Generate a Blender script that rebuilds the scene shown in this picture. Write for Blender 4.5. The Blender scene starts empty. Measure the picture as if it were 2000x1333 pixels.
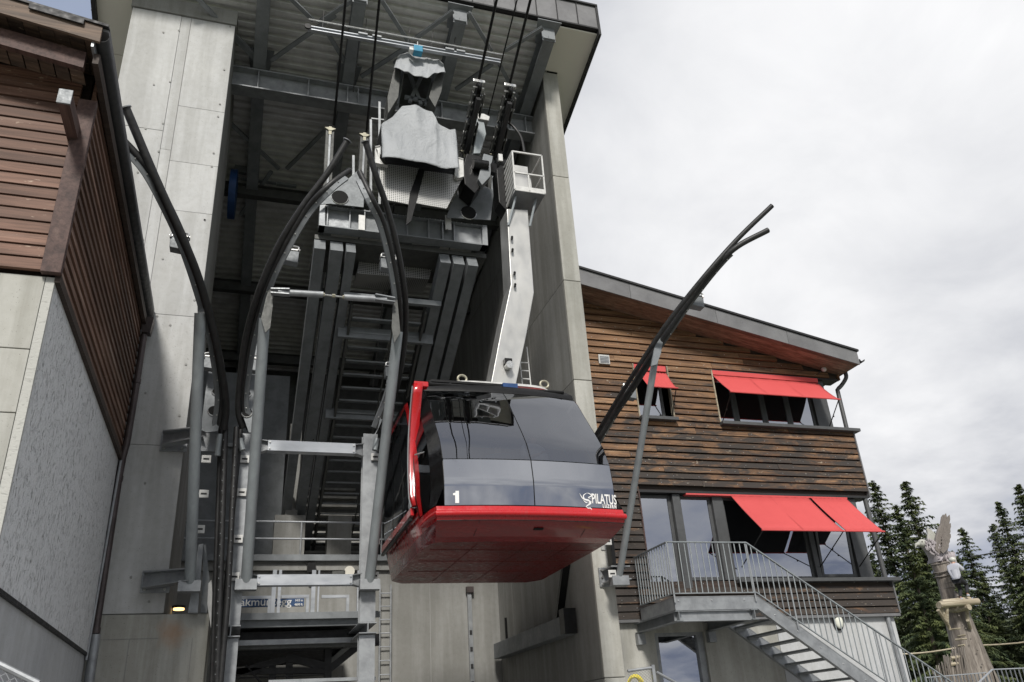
import bpy, math, random
from mathutils import Vector, Matrix
random.seed(7)
SC = bpy.context.scene
COL = SC.collection
R = math.radians
# ------------------------------------------------------------------ camera
RX = ((0.952, 0.080, 0.296), (-0.301, 0.434, 0.849), (-0.061, -0.897, 0.437))
def _axes():
    v = Vector((781-1000, -2577-666.5, 1581)).normalized()
    y = Vector((440-1000, 1475-666.5, 1581)); y = (y - v*y.dot(v)).normalized()
    x = y.cross(v)
    if x.x < 0: x = -x
    return x, y, v
AX, AY, AZ = _axes()
EYE = Vector((0, 0, 1.6))
cam_d = bpy.data.cameras.new('camera'); cam = bpy.data.objects.new('camera', cam_d); COL.objects.link(cam)
cam_d.sensor_width = 36; cam_d.lens = 1581/2000*36; cam_d.clip_start = 0.1; cam_d.clip_end = 3000
cam.matrix_world = Matrix(((AX.x, -AX.y, -AX.z, 0), (AY.x, -AY.y, -AY.z, 0), (AZ.x, -AZ.y, -AZ.z, 1.6), (0, 0, 0, 1)))
SC.camera = cam
# ------------------------------------------------------------------ world, sun, exposure
SUN_EL, SUN_AZ = 40.0, 196.0      # compass azimuth measured from +y clockwise
world = bpy.data.worlds.new('World'); SC.world = world; world.use_nodes = True
nt = world.node_tree; nt.nodes.clear()
def wn(t, **k):
    n = nt.nodes.new(t)
    for a, b in k.items(): setattr(n, a, b)
    return n
out = wn('ShaderNodeOutputWorld'); bg = wn('ShaderNodeBackground'); bg.inputs['Strength'].default_value = 0.1
sky = wn('ShaderNodeTexSky', sky_type='NISHITA', sun_disc=False, sun_elevation=R(SUN_EL), sun_rotation=R(SUN_AZ), altitude=1400)
sky.ozone_density = 1.6; sky.air_density = 1.0; sky.dust_density = 0.6
geo = wn('ShaderNodeTexCoord')
mp = wn('ShaderNodeMapping'); mp.inputs['Scale'].default_value = (1.0, 1.0, 1.0); mp.inputs['Location'].default_value = (5.5, 2.9, 9.7)
sep = wn('ShaderNodeSeparateXYZ'); nt.links.new(geo.outputs['Generated'], sep.inputs[0])     # cloud layer seen as a flat ceiling
def _m(op, a, b):
    n = wn('ShaderNodeMath', operation=op)
    for i, v in enumerate((a, b)):
        if isinstance(v, (int, float)): n.inputs[i].default_value = v
        else: nt.links.new(v, n.inputs[i])
    return n.outputs[0]
_d = _m('ADD', _m('MAXIMUM', sep.outputs[2], 0.0), 0.24); cmb = wn('ShaderNodeCombineXYZ')
nt.links.new(_m('DIVIDE', sep.outputs[0], _d), cmb.inputs[0]); nt.links.new(_m('DIVIDE', sep.outputs[1], _d), cmb.inputs[1])
nt.links.new(cmb.outputs[0], mp.inputs['Vector'])
_sd0 = (math.sin(R(SUN_AZ))*math.cos(R(SUN_EL)), math.cos(R(SUN_AZ))*math.cos(R(SUN_EL)), math.sin(R(SUN_EL)))
def noise(scale, det, rough, dist=0.0, src=None):
    n = wn('ShaderNodeTexNoise'); n.inputs['Scale'].default_value = scale; n.inputs['Detail'].default_value = det
    n.inputs['Roughness'].default_value = rough; n.inputs['Distortion'].default_value = dist
    nt.links.new((src or mp).outputs[0], n.inputs['Vector']); return n
def mathn(op, a, b=None, c=None):
    n = wn('ShaderNodeMath', operation=op)
    for i, v in enumerate((a, b, c)):
        if v is None: continue
        if isinstance(v, (int, float)): n.inputs[i].default_value = v
        else: nt.links.new(v, n.inputs[i])
    return n.outputs[0]
def dirdot(v):
    n = wn('ShaderNodeVectorMath', operation='DOT_PRODUCT'); nt.links.new(geo.outputs['Generated'], n.inputs[0])
    n.inputs[1].default_value = Vector(v).normalized(); return n.outputs['Value']
def rampn(v, stops):
    n = wn('ShaderNodeValToRGB'); nt.links.new(v, n.inputs[0])
    e = n.color_ramp.elements
    while len(e) > 1: e.remove(e[-1])
    for i, (p, c) in enumerate(stops):
        q = e[0] if i == 0 else e.new(p)
        q.position = p; q.color = (*c, 1)
    return n
n_big = noise(1.05, 4.0, 0.46, 0.2); n_small = noise(3.2, 8, 0.60, 0.4)
dens = mathn('ADD', mathn('MULTIPLY', n_big.outputs['Fac'], 0.74), mathn('MULTIPLY', n_small.outputs['Fac'], 0.26))
n_far = noise(1.7, 6, 0.55, 0.0)      # towards the horizon the layer breaks into smaller clouds
far = mathn('MAXIMUM', mathn('SUBTRACT', 1.0, mathn('MULTIPLY', sep.outputs[2], 1.85)), 0.0)
dens = mathn('ADD', dens, mathn('MULTIPLY', mathn('MULTIPLY', mathn('SUBTRACT', n_far.outputs['Fac'], 0.5), far), 1.5))
gap = dirdot((-0.38, 0.62, 0.80))            # the blue break in the cloud, upper left
gapm = mathn('MULTIPLY', mathn('MAXIMUM', mathn('SUBTRACT', gap, 0.86), 0.0), 4.2)
bright = dirdot((0.62, 0.45, 0.55))          # the thin bright cloud on the right
brm = mathn('MAXIMUM', mathn('SUBTRACT', bright, 0.80), 0.0)
glow = mathn('MULTIPLY', mathn('MAXIMUM', mathn('SUBTRACT', dirdot(_sd0), 0.62), 0.0), 0.55)   # cloud lit from behind round the sun
cover = rampn(mathn('SUBTRACT', dens, gapm), [(0.12, (0.40,)*3), (0.28, (0.92,)*3), (0.34, (1, 1, 1))])
shade = rampn(mathn('ADD', mathn('ADD', dens, mathn('MULTIPLY', gapm, 0.25)), mathn('ADD', mathn('MULTIPLY', brm, 0.95), glow)), [(0.38, (1.55, 1.75, 2.3)), (0.49, (2.4, 2.56, 3.0)), (0.58, (3.1, 3.18, 3.42)), (0.68, (4.0, 4.05, 4.2)), (0.84, (5.3, 5.3, 5.35))])
mixc = wn('ShaderNodeMixRGB'); nt.links.new(cover.outputs[0], mixc.inputs[0]); nt.links.new(sky.outputs[0], mixc.inputs[1]); nt.links.new(shade.outputs[0], mixc.inputs[2])
nt.links.new(mixc.outputs[0], bg.inputs['Color']); nt.links.new(bg.outputs[0], out.inputs['Surface'])
sl = bpy.data.lights.new('sun', 'SUN'); so = bpy.data.objects.new('sun', sl); COL.objects.link(so)
sl.energy = 1.9; sl.angle = R(10); sl.color = (1.0, 0.96, 0.9)
_sd = Vector((math.sin(R(SUN_AZ))*math.cos(R(SUN_EL)), math.cos(R(SUN_AZ))*math.cos(R(SUN_EL)), math.sin(R(SUN_EL))))
so.rotation_euler = _sd.to_track_quat('Z', 'Y').to_euler()
so.location = (-10, -20, 40)
SC.view_settings.view_transform = 'Standard'; SC.view_settings.look = 'None'; SC.view_settings.gamma = 1
SC.view_settings.use_curve_mapping = False; SC.view_settings.exposure = 0.95
SC.render.engine = 'CYCLES'; SC.cycles.max_bounces = 8; SC.cycles.transparent_max_bounces = 12
# ------------------------------------------------------------------ survey: where a sight line meets a plane of the place
def ray(u, v):
    c = Vector((u-1000, v-666.5, 1581)); return Vector((AX.dot(c), AY.dot(c), AZ.dot(c)))
def Y(u, v, y): r = ray(u, v); return EYE + r*(y/r.y)
def X(u, v, x): r = ray(u, v); return EYE + r*(x/r.x)
def Z(u, v, z): r = ray(u, v); return EYE + r*((z-1.6)/r.z)
def P(u, v, p0, n):
    r = ray(u, v); p0 = Vector(p0); n = Vector(n); return EYE + r*((p0-EYE).dot(n)/r.dot(n))
# ------------------------------------------------------------------ mesh helpers
class MB:
    def __init__(s): s.v = []; s.f = []
    def add(s, vs, fs):
        k = len(s.v); s.v += [Vector(a) for a in vs]; s.f += [tuple(i+k for i in f) for f in fs]; return s
    def hexa(s, a):   # 8 corners, bottom loop then top loop
        return s.add(a, [(3,2,1,0),(4,5,6,7),(0,1,5,4),(1,2,6,5),(2,3,7,6),(3,0,4,7)])
    def box(s, a, b):
        x0, y0, z0 = (min(a[i], b[i]) for i in range(3)); x1, y1, z1 = (max(a[i], b[i]) for i in range(3))
        return s.hexa([(x0,y0,z0),(x1,y0,z0),(x1,y1,z0),(x0,y1,z0),(x0,y0,z1),(x1,y0,z1),(x1,y1,z1),(x0,y1,z1)])
    def frame(s, p, q, up):
        p, q = Vector(p), Vector(q); d = (q-p).normalized(); up = Vector(up)
        if abs(d.dot(up.normalized())) > .98: up = Vector((0,1,0)) if abs(d.y) < .9 else Vector((1,0,0))
        sd = d.cross(up).normalized(); u = sd.cross(d).normalized(); return p, q, sd, u
    def bar(s, p, q, w, h, up=(0,0,1)):
        p, q, sd, u = s.frame(p, q, up); a = sd*w/2; b = u*h/2
        return s.hexa([p-a-b, p+a-b, q+a-b, q-a-b, p-a+b, p+a+b, q+a+b, q-a+b])
    def ibeam(s, p, q, w, h, t=.02, up=(0,0,1)):
        p, q, sd, u = s.frame(p, q, up)
        s.bar(p+u*(h/2-t/2), q+u*(h/2-t/2), w, t, u); s.bar(p-u*(h/2-t/2), q-u*(h/2-t/2), w, t, u)
        s.bar(p, q, t, h-2*t, u); return s
    def channel(s, p, q, w, h, t=.015, up=(0,0,1), side=1):
        p, q, sd, u = s.frame(p, q, up)
        s.bar(p+sd*side*(w/2-t/2), q+sd*side*(w/2-t/2), t, h, u)
        for k in (-1, 1): s.bar(p+u*k*(h/2-t/2)-sd*side*t/2, q+u*k*(h/2-t/2)-sd*side*t/2, w-t, t, u)
        return s
    def tube(s, pts, r, n=10, caps=True):
        pts = [Vector(p) for p in pts]; m = len(pts); rs = r if isinstance(r, (list, tuple)) else [r]*m
        t = (pts[1]-pts[0]).normalized(); a = t.cross(Vector((0,0,1)))
        if a.length < .1: a = t.cross(Vector((1,0,0)))
        a.normalize(); k0 = len(s.v)
        for i in range(m):
            t = (pts[min(i+1, m-1)]-pts[max(i-1, 0)]).normalized(); a = (a - t*a.dot(t)).normalized(); b = t.cross(a)
            for j in range(n):
                g = 2*math.pi*j/n; s.v.append(pts[i]+(a*math.cos(g)+b*math.sin(g))*rs[i])
        for i in range(m-1):
            for j in range(n):
                c = k0+i*n; s.f.append((c+j, c+(j+1)%n, c+n+(j+1)%n, c+n+j))
        if caps: s.f.append(tuple(k0+n-1-j for j in range(n))); s.f.append(tuple(k0+(m-1)*n+j for j in range(n)))
        return s
    def prism(s, poly, ext):
        poly = [Vector(p) for p in poly]; e = Vector(ext); n = len(poly)
        nrm = Vector((0,0,0))
        for i in range(n): nrm += poly[i].cross(poly[(i+1) % n])
        if nrm.dot(e) > 0: poly = poly[::-1]
        k = len(s.v); s.v += poly + [p+e for p in poly]
        s.f.append(tuple(k+i for i in range(n))); s.f.append(tuple(k+2*n-1-i for i in range(n)))
        for i in range(n): j = (i+1) % n; s.f.append((k+j, k+i, k+n+i, k+n+j))
        return s
    def ball(s, c, r, n=10, m=7):
        c = Vector(c); r = r if isinstance(r, (tuple, list)) else (r, r, r); k = len(s.v)
        for i in range(m+1):
            t = math.pi*i/m
            for j in range(n):
                g = 2*math.pi*j/n; s.v.append(c+Vector((r[0]*math.sin(t)*math.cos(g), r[1]*math.sin(t)*math.sin(g), r[2]*math.cos(t))))
        for i in range(m):
            for j in range(n): a = k+i*n; s.f.append((a+j, a+n+j, a+n+(j+1)%n, a+(j+1)%n))
        return s
    def grid(s, rows):
        k = len(s.v); m = len(rows[0])
        for r in rows: s.v += [Vector(p) for p in r]
        for i in range(len(rows)-1):
            for j in range(m-1): a = k+i*m+j; s.f.append((a, a+1, a+m+1, a+m))
        return s
def props(o, label=None, cat=None, group=None, kind=None):
    if label: o['label'] = label
    if cat: o['category'] = cat
    if group: o['group'] = group
    if kind: o['kind'] = kind
    return o
def thing(name, loc, label, cat, group=None):
    o = bpy.data.objects.new(name, None); COL.objects.link(o); o.location = loc; o.empty_display_size = .2
    return props(o, label, cat, group)
def rootloc(o):
    while o.parent: o = o.parent
    return Vector(o.location)
def build(mb, name, mat, parent=None, label=None, cat=None, group=None, kind=None, smooth=False, bevel=0, solid=0):
    me = bpy.data.meshes.new(name)
    if parent: org = rootloc(parent)
    else:
        lo = [min(v[i] for v in mb.v) for i in range(3)]; hi = [max(v[i] for v in mb.v) for i in range(3)]
        org = Vector(((lo[0]+hi[0])/2, (lo[1]+hi[1])/2, lo[2]))
    me.from_pydata([tuple(v-org) for v in mb.v], [], mb.f); me.materials.append(M[mat] if isinstance(mat, str) else mat)
    if smooth:
        me.polygons.foreach_set('use_smooth', [True]*len(me.polygons))
        try: me.set_sharp_from_angle(angle=R(38))
        except Exception: pass
    o = bpy.data.objects.new(name, me); COL.objects.link(o)
    if parent: o.parent = parent
    else: o.location = org
    if bevel:
        b = o.modifiers.new('bevel', 'BEVEL'); b.width = bevel; b.segments = 2; b.limit_method = 'ANGLE'; b.angle_limit = R(40)
    if solid:
        b = o.modifiers.new('solid', 'SOLIDIFY'); b.thickness = solid; b.offset = 0
    return props(o, label, cat, group, kind)
def share(src, parent, mat4, name=None):
    o = src.copy(); COL.objects.link(o); o.parent = parent; o.matrix_local = mat4
    return o
def catmull(pts, n=6):
    pts = [Vector(p) for p in pts]; q = [pts[0]*2-pts[1]] + pts + [pts[-1]*2-pts[-2]]; o = []
    for i in range(1, len(q)-2):
        for j in range(n):
            t = j/n; a, b, c, d = q[i-1], q[i], q[i+1], q[i+2]
            o.append(.5*((2*b)+(c-a)*t+(2*a-5*b+4*c-d)*t*t+(3*b-a-3*c+d)*t*t*t))
    o.append(pts[-1]); return o
def text_mesh(s, size, thick=.004, font_bold=False, align='LEFT', offset=0.0):
    c = bpy.data.curves.new('lettering', 'FONT'); c.body = s; c.size = size; c.extrude = thick/2; c.align_x = align; c.offset = offset
    c.resolution_u = 3
    o = bpy.data.objects.new('tmp', c); COL.objects.link(o)
    dg = bpy.context.evaluated_depsgraph_get(); me = bpy.data.meshes.new_from_object(o.evaluated_get(dg))
    v = [x.co.copy() for x in me.vertices]; f = [tuple(p.vertices) for p in me.polygons]
    bpy.data.objects.remove(o); bpy.data.curves.remove(c); bpy.data.meshes.remove(me)
    m = MB(); m.v = v; m.f = f; return m
# ------------------------------------------------------------------ materials
M = {}
class NT:
    def __init__(s, name):
        s.m = bpy.data.materials.new(name); s.m.use_nodes = True; s.t = s.m.node_tree; s.t.nodes.clear()
        s.out = s.n('ShaderNodeOutputMaterial'); s.b = s.n('ShaderNodeBsdfPrincipled'); s.l(s.b.outputs[0], s.out.inputs[0])
        s.tc = s.n('ShaderNodeTexCoord'); s.oi = s.n('ShaderNodeObjectInfo')
    def n(s, t, **k):
        n = s.t.nodes.new(t)
        for a, b in k.items(): setattr(n, a, b)
        return n
    def l(s, a, b): s.t.links.new(a, b)
    def coord(s, scale=(1,1,1), rnd=0.0, rot=(0,0,0)):
        mp = s.n('ShaderNodeMapping'); mp.inputs['Scale'].default_value = scale; mp.inputs['Rotation'].default_value = rot
        s.l(s.tc.outputs['Object'], mp.inputs['Vector'])
        if rnd:
            v = s.n('ShaderNodeCombineXYZ'); mm = s.n('ShaderNodeMath', operation='MULTIPLY'); s.l(s.oi.outputs['Random'], mm.inputs[0]); mm.inputs[1].default_value = rnd
            for i in range(3): s.l(mm.outputs[0], v.inputs[i])
            s.l(v.outputs[0], mp.inputs['Location'])
        return mp.outputs[0]
    def noise(s, c, scale, det=4, rough=.5, dist=0):
        n = s.n('ShaderNodeTexNoise'); n.inputs['Scale'].default_value = scale; n.inputs['Detail'].default_value = det; n.inputs['Roughness'].default_value = rough
        n.inputs['Distortion'].default_value = dist; s.l(c, n.inputs['Vector']); return n.outputs['Fac']
    def ramp(s, v, stops):
        n = s.n('ShaderNodeValToRGB'); s.l(v, n.inputs[0]); e = n.color_ramp.elements
        while len(e) > 1: e.remove(e[-1])
        for i, (p, c) in enumerate(stops):
            q = e[0] if i == 0 else e.new(p); q.position = p
            q.color = (*((c,)*3 if isinstance(c, (int, float)) else c), 1)
        return n.outputs[0]
    def mix(s, f, a, b, mode='MIX'):
        n = s.n('ShaderNodeMixRGB', blend_type=mode)
        for i, v in enumerate((f, a, b)):
            if isinstance(v, (int, float)): n.inputs[i].default_value = v if i == 0 else (v, v, v, 1)
            elif isinstance(v, tuple): n.inputs[i].default_value = (*v, 1)
            else: s.l(v, n.inputs[i])
        return n.outputs[0]
    def math(s, op, a, b):
        n = s.n('ShaderNodeMath', operation=op)
        for i, v in enumerate((a, b)):
            if isinstance(v, (int, float)): n.inputs[i].default_value = v
            else: s.l(v, n.inputs[i])
        return n.outputs[0]
    def bump(s, h, strength, dist=.01):
        n = s.n('ShaderNodeBump'); n.inputs['Strength'].default_value = strength; n.inputs['Distance'].default_value = dist
        s.l(h, n.inputs['Height']); s.l(n.outputs[0], s.b.inputs['Normal'])
    def set(s, col=None, rough=None, metal=None, **k):
        for nm, v in (('Base Color', col), ('Roughness', rough), ('Metallic', metal)):
            if v is None: continue
            if isinstance(v, tuple): s.b.inputs[nm].default_value = (*v, 1)
            elif isinstance(v, (int, float)): s.b.inputs[nm].default_value = v
            else: s.l(v, s.b.inputs[nm])
        for nm, v in k.items(): s.b.inputs[nm.replace('_', ' ')].default_value = v
        M[s.m.name] = s.m; return s
def concrete(name, c, dark, rnd=0.0, rough=.85, streak=.35, tone=.12):
    a = NT(name); co = a.coord((1,1,1), rnd)
    big = a.noise(co, .55, 5, .55, .4); fine = a.noise(co, 9, 6, .6); pores = a.noise(co, 55, 2, .5)
    st = a.noise(a.coord((2.2, 2.2, .16), rnd), 1.6, 5, .6)
    base = a.mix(a.ramp(big, [(.3, 0.), (.68, 1.)]), dark, c)
    base = a.mix(a.ramp(st, [(.42, streak), (.58, 0.)]), base, a.mix(1, base, (.62, .61, .58), 'MULTIPLY'))
    base = a.mix(a.ramp(fine, [(.35, .35), (.6, 0.)]), base, a.mix(1, base, (.8, .79, .76), 'MULTIPLY'))
    base = a.mix(a.ramp(pores, [(.28, .8), (.33, 0.)]), base, a.mix(1, base, (.45, .44, .42), 'MULTIPLY'))
    if tone:
        t = a.ramp(a.oi.outputs['Random'], [(0., 1-tone), (1., 1.)]); base = a.mix(1, base, t, 'MULTIPLY')
    a.bump(a.math('ADD', a.math('MULTIPLY', fine, .6), a.math('MULTIPLY', pores, .4)), .35, .006)
    return a.set(base, rough, 0)
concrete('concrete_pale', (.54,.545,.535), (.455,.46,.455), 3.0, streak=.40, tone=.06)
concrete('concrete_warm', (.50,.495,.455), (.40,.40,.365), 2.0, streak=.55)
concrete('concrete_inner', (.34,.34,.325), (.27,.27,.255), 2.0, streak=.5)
concrete('concrete_seam', (.34,.34,.325), (.29,.29,.28), tone=0)
concrete('plaster_white', (.52,.53,.53), (.44,.45,.46), tone=0, streak=.25)
def metal(name, c, c2, rough=.45, met=.85, sc=6, bump=.08, rnd=5.0, stretch=(1,1,1)):
    a = NT(name); co = a.coord(stretch, rnd); n = a.noise(co, sc, 6, .6, .3); f = a.noise(co, sc*7, 3, .5)
    col = a.mix(a.ramp(n, [(.35, 0.), (.62, 1.)]), c2, c)
    r = a.ramp(f, [(.3, max(.05, rough-.1)), (.7, min(1, rough+.14))])
    a.bump(n, bump, .01); return a.set(col, r, met)
def rusty():
    concrete('concrete_rusty', (.50,.495,.455), (.40,.40,.365), 0, streak=.7, tone=0)
    m = M['concrete_rusty']; t = m.node_tree; b = next(n for n in t.nodes if n.type == 'BSDF_PRINCIPLED'); src = b.inputs['Base Color'].links[0].from_socket
    tc = t.nodes.new('ShaderNodeTexCoord'); mp_ = t.nodes.new('ShaderNodeMapping'); mp_.inputs['Location'].default_value = (3.42*1.9, 0, -3.28*1.7); mp_.inputs['Scale'].default_value = (1.9, 0, 1.7)
    t.links.new(tc.outputs['Object'], mp_.inputs['Vector']); ln = t.nodes.new('ShaderNodeVectorMath'); ln.operation = 'LENGTH'; t.links.new(mp_.outputs[0], ln.inputs[0])
    nz = t.nodes.new('ShaderNodeTexNoise'); nz.inputs['Scale'].default_value = 3.5; nz.inputs['Detail'].default_value = 6; t.links.new(tc.outputs['Object'], nz.inputs['Vector'])
    ad = t.nodes.new('ShaderNodeMath'); ad.operation = 'ADD'; t.links.new(ln.outputs['Value'], ad.inputs[0]); t.links.new(nz.outputs['Fac'], ad.inputs[1])
    rp = t.nodes.new('ShaderNodeValToRGB'); t.links.new(ad.outputs[0], rp.inputs[0]); rp.color_ramp.elements[0].position = .55; rp.color_ramp.elements[0].color = (.75,.75,.75,1); rp.color_ramp.elements[1].position = 1.0; rp.color_ramp.elements[1].color = (0,0,0,1)
    mx = t.nodes.new('ShaderNodeMixRGB'); t.links.new(rp.outputs[0], mx.inputs[0]); t.links.new(src, mx.inputs[1]); mx.inputs[2].default_value = (.42,.27,.17,1); t.links.new(mx.outputs[0], b.inputs['Base Color'])
metal('steel_galv', (.33,.345,.355), (.24,.25,.26), .48, .45, 5)
metal('steel_galv_bright', (.46,.48,.51), (.36,.38,.40), .42, .5, 3, stretch=(.3,.3,1))
metal('steel_tube', (.30,.33,.34), (.23,.25,.26), .55, .3, 4, stretch=(1,1,.2))
metal('steel_paint_dark', (.10,.102,.096), (.07,.072,.068), .55, .3, 4)
metal('steel_paint_mid', (.225,.24,.25), (.165,.177,.185), .55, .2, 3)
metal('steel_brushed', (.50,.50,.485), (.40,.40,.385), .42, .6, .8, bump=.05, stretch=(1,1,.5))
metal('deck_metal', (.66,.66,.64), (.52,.52,.50), .5, .2, 2.5)
metal('sheet_black', (.030,.030,.031), (.022,.022,.023), .6, .2, 2, bump=.02)
metal('sheet_grey', (.20,.20,.203), (.15,.15,.153), .6, .25, 1.5, bump=.02)
metal('frame_grey', (.085,.088,.090), (.070,.072,.074), .5, .1, 8)
metal('black_metal', (.014,.014,.014), (.008,.008,.008), .38, .5, 9)
metal('black_gloss', (.008,.008,.009), (.006,.006,.006), .10, .0, 3, bump=.0)
metal('black_wheel', (.022,.022,.022), (.012,.012,.012), .3, .6, 30)
metal('pipe_brown', (.085,.068,.066), (.055,.044,.042), .45, .4, 5)
metal('cover_white_metal', (.62,.62,.60), (.5,.5,.48), .5, .2, 8)
metal('bolt_metal', (.7,.7,.68), (.5,.5,.48), .3, .9, 20)
metal('brass', (.36,.345,.27), (.28,.265,.20), .5, .4, 20)
metal('blue_paint', (.015,.06,.19), (.01,.045,.14), .45, .1, 6)
metal('crane_blue', (.05,.28,.42), (.03,.2,.32), .4, .2, 6)
a = NT('rubber_black'); n = a.noise(a.coord(), 14, 4); a.bump(n, .1, .004); a.set(a.ramp(n, [(.3, .010), (.7, .024)]), a.ramp(n, [(.3, .42), (.7, .58)]), 0)
a = NT('red_paint'); n = a.noise(a.coord(), 2.2, 4); d = a.noise(a.coord((1,1,.3)), 9, 5, .65)
a.set(a.mix(a.ramp(d, [(.52, 0.), (.75, .35)]), a.mix(n, (.42,.004,.008), (.50,.008,.011)), (.30,.03,.025)), a.ramp(d, [(.3, .18), (.75, .42)]), 0, Coat_Weight=.6, Coat_Roughness=.06)
a = NT('red_shaded'); n = a.noise(a.coord((.6,2,1)), 2.4, 6, .62); a.set(a.mix(a.ramp(n, [(.35, 0.), (.65, 1.)]), (.17,.006,.009), (.25,.009,.011)), a.ramp(n, [(.3, .16), (.7, .34)]), 0, Coat_Weight=.4, Coat_Roughness=.08)  # hull red darkened: shade of the down-facing belly put into the colour
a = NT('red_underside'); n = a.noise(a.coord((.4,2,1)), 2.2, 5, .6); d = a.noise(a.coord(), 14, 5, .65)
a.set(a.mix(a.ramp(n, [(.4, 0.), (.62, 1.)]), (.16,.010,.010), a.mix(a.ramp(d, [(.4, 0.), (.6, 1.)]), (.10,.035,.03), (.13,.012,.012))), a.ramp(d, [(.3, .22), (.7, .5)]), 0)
def awning_mat():
    a = NT('awning_red'); w = a.n('ShaderNodeTexWave'); w.inputs['Scale'].default_value = 60; a.l(a.coord(), w.inputs['Vector']); n = a.noise(a.coord(), 1.6, 5, .6)
    a.bump(w.outputs['Fac'], .1, .002); a.set(a.mix(n, (.54,.070,.070), (.62,.090,.088)), .72, 0)
    tr = a.n('ShaderNodeBsdfTranslucent'); tr.inputs[0].default_value = (.5,.02,.02,1); mx = a.n('ShaderNodeMixShader'); mx.inputs[0].default_value = .02
    a.l(a.b.outputs[0], mx.inputs[1]); a.l(tr.outputs[0], mx.inputs[2]); a.l(mx.outputs[0], a.out.inputs[0])
awning_mat()
def glass(name, tint, ior, rough=.02, bumpk=.0):
    a = NT(name); fr = a.n('ShaderNodeFresnel'); fr.inputs[0].default_value = ior
    gl = a.n('ShaderNodeBsdfGlossy'); gl.inputs['Roughness'].default_value = rough; gl.inputs['Color'].default_value = (.93,.95,1,1)
    tr = a.n('ShaderNodeBsdfTransparent'); tr.inputs[0].default_value = (*tint, 1); mx = a.n('ShaderNodeMixShader')
    if bumpk:
        n = a.noise(a.coord(), 1.1, 2, .4); b = a.n('ShaderNodeBump'); b.inputs['Strength'].default_value = bumpk; b.inputs['Distance'].default_value = .03
        a.l(n, b.inputs['Height']); a.l(b.outputs[0], gl.inputs['Normal']); a.l(b.outputs[0], fr.inputs['Normal'])
    a.l(fr.outputs[0], mx.inputs[0]); a.l(tr.outputs[0], mx.inputs[1]); a.l(gl.outputs[0], mx.inputs[2]); a.l(mx.outputs[0], a.out.inputs[0]); M[name] = a.m
glass('glass_cabin', (.20,.21,.22), 2.9, .015, .10)
glass('glass_mirror', (.06,.06,.065), 4.8, .03, .16)
glass('glass_cabin_side', (.10,.11,.115), 1.7, .03, .1)
glass('glass_window', (.30,.32,.32), 5.5, .01, .06)
def planks(name, axis, cols, rnd=60.0, rough=.7, blacken=None, fleck=None, bump=.35, bsc=1.0):
    a = NT(name); s1 = [5.0, 5.0, 5.0]; s1[axis] = .35; s2 = [26., 26., 26.]; s2[axis] = 1.2
    g = a.noise(a.coord(tuple(s1), rnd), 1.0*bsc, 6, .62, .5); h = a.noise(a.coord(tuple(s2), rnd), 1.0, 5, .6, .2)
    col = a.ramp(g, [(.30, cols[0]), (.46, cols[1]), (.58, cols[2]), (.72, cols[3])])
    col = a.mix(a.ramp(h, [(.38, .65), (.56, 0.)]), col, a.mix(1, col, (.42,.38,.35), 'MULTIPLY'))
    t = a.ramp(a.oi.outputs['Random'], [(0., .72), (.5, 1.), (1., 1.22)]); col = a.mix(1, col, t, 'MULTIPLY')
    if blacken:   # weathered, wind-blown soot on the lower courses; ragged blotches
        z0, z1, amt, bc = blacken
        sx = a.n('ShaderNodeSeparateXYZ'); a.l(a.tc.outputs['Object'], sx.inputs[0]); mr = a.n('ShaderNodeMapRange')
        mr.inputs['From Min'].default_value = z1; mr.inputs['From Max'].default_value = z0; mr.inputs['To Min'].default_value = -.22; mr.inputs['To Max'].default_value = .10
        a.l(sx.outputs[2], mr.inputs['Value'])
        b = a.noise(a.coord((1.3, 3, 5.0), rnd), 1.0, 7, .68, .6)
        f = a.ramp(a.math('ADD', b, mr.outputs[0]), [(.40, 0.), (.55, amt)]); col = a.mix(f, col, bc)
    if fleck:
        fl = a.noise(a.coord(tuple(k*1.0 for k in ([9,30,30] if axis == 0 else [30,9,30])), rnd), 1.0, 4, .6)
        w = a.noise(a.coord((.8,.8,2), rnd), 1.2, 3)
        m = a.math('MULTIPLY', a.ramp(fl, [(.63, 0.), (.69, .9)]), a.ramp(w, [(.50, 0.), (.62, 1.)])); col = a.mix(m, col, fleck)
    a.bump(a.math('ADD', h, g), bump, .01); return a.set(col, rough, 0)
planks('plank_brown_front', 0, [(.085,.046,.032), (.145,.076,.050), (.20,.108,.074), (.29,.19,.145)], fleck=(.44,.34,.26))
planks('plank_brown_side', 1, [(.085,.047,.034), (.145,.080,.055), (.20,.115,.082), (.30,.22,.175)], fleck=(.30,.22,.16))
planks('board_brown', 1, [(.055,.032,.027), (.09,.05,.042), (.12,.07,.058), (.17,.11,.09)], rnd=20)
planks('verge_wood', 0, [(.07,.052,.04), (.12,.085,.062), (.18,.12,.08), (.30,.21,.14)], fleck=(.5,.38,.27))
planks('siding_larch', 0, [(.085,.045,.024), (.175,.093,.046), (.26,.145,.072), (.36,.23,.135)], blacken=(5.5, 10.2, .94, (.030,.026,.023)), fleck=(.42,.36,.27))
planks('soffit_larch', 0, [(.13,.088,.058), (.18,.122,.082), (.235,.165,.115), (.30,.22,.16)], rnd=20)
planks('log_wood', 2, [(.11,.095,.08), (.17,.148,.128), (.24,.212,.185), (.31,.285,.25)], rnd=9)
planks('log_pale', 0, [(.30,.26,.18), (.38,.33,.24), (.46,.41,.31), (.55,.5,.4)], rnd=9)
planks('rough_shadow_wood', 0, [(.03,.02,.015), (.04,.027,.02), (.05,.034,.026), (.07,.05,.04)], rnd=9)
a = NT('stucco'); v = a.noise(a.coord((1.0, 2.2, .9), 0, (R(35),0,0)), 11, 3, .5, 1.2); n = a.noise(a.coord(), 1.3, 5, .5); f = a.noise(a.coord(), 60, 3)
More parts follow.
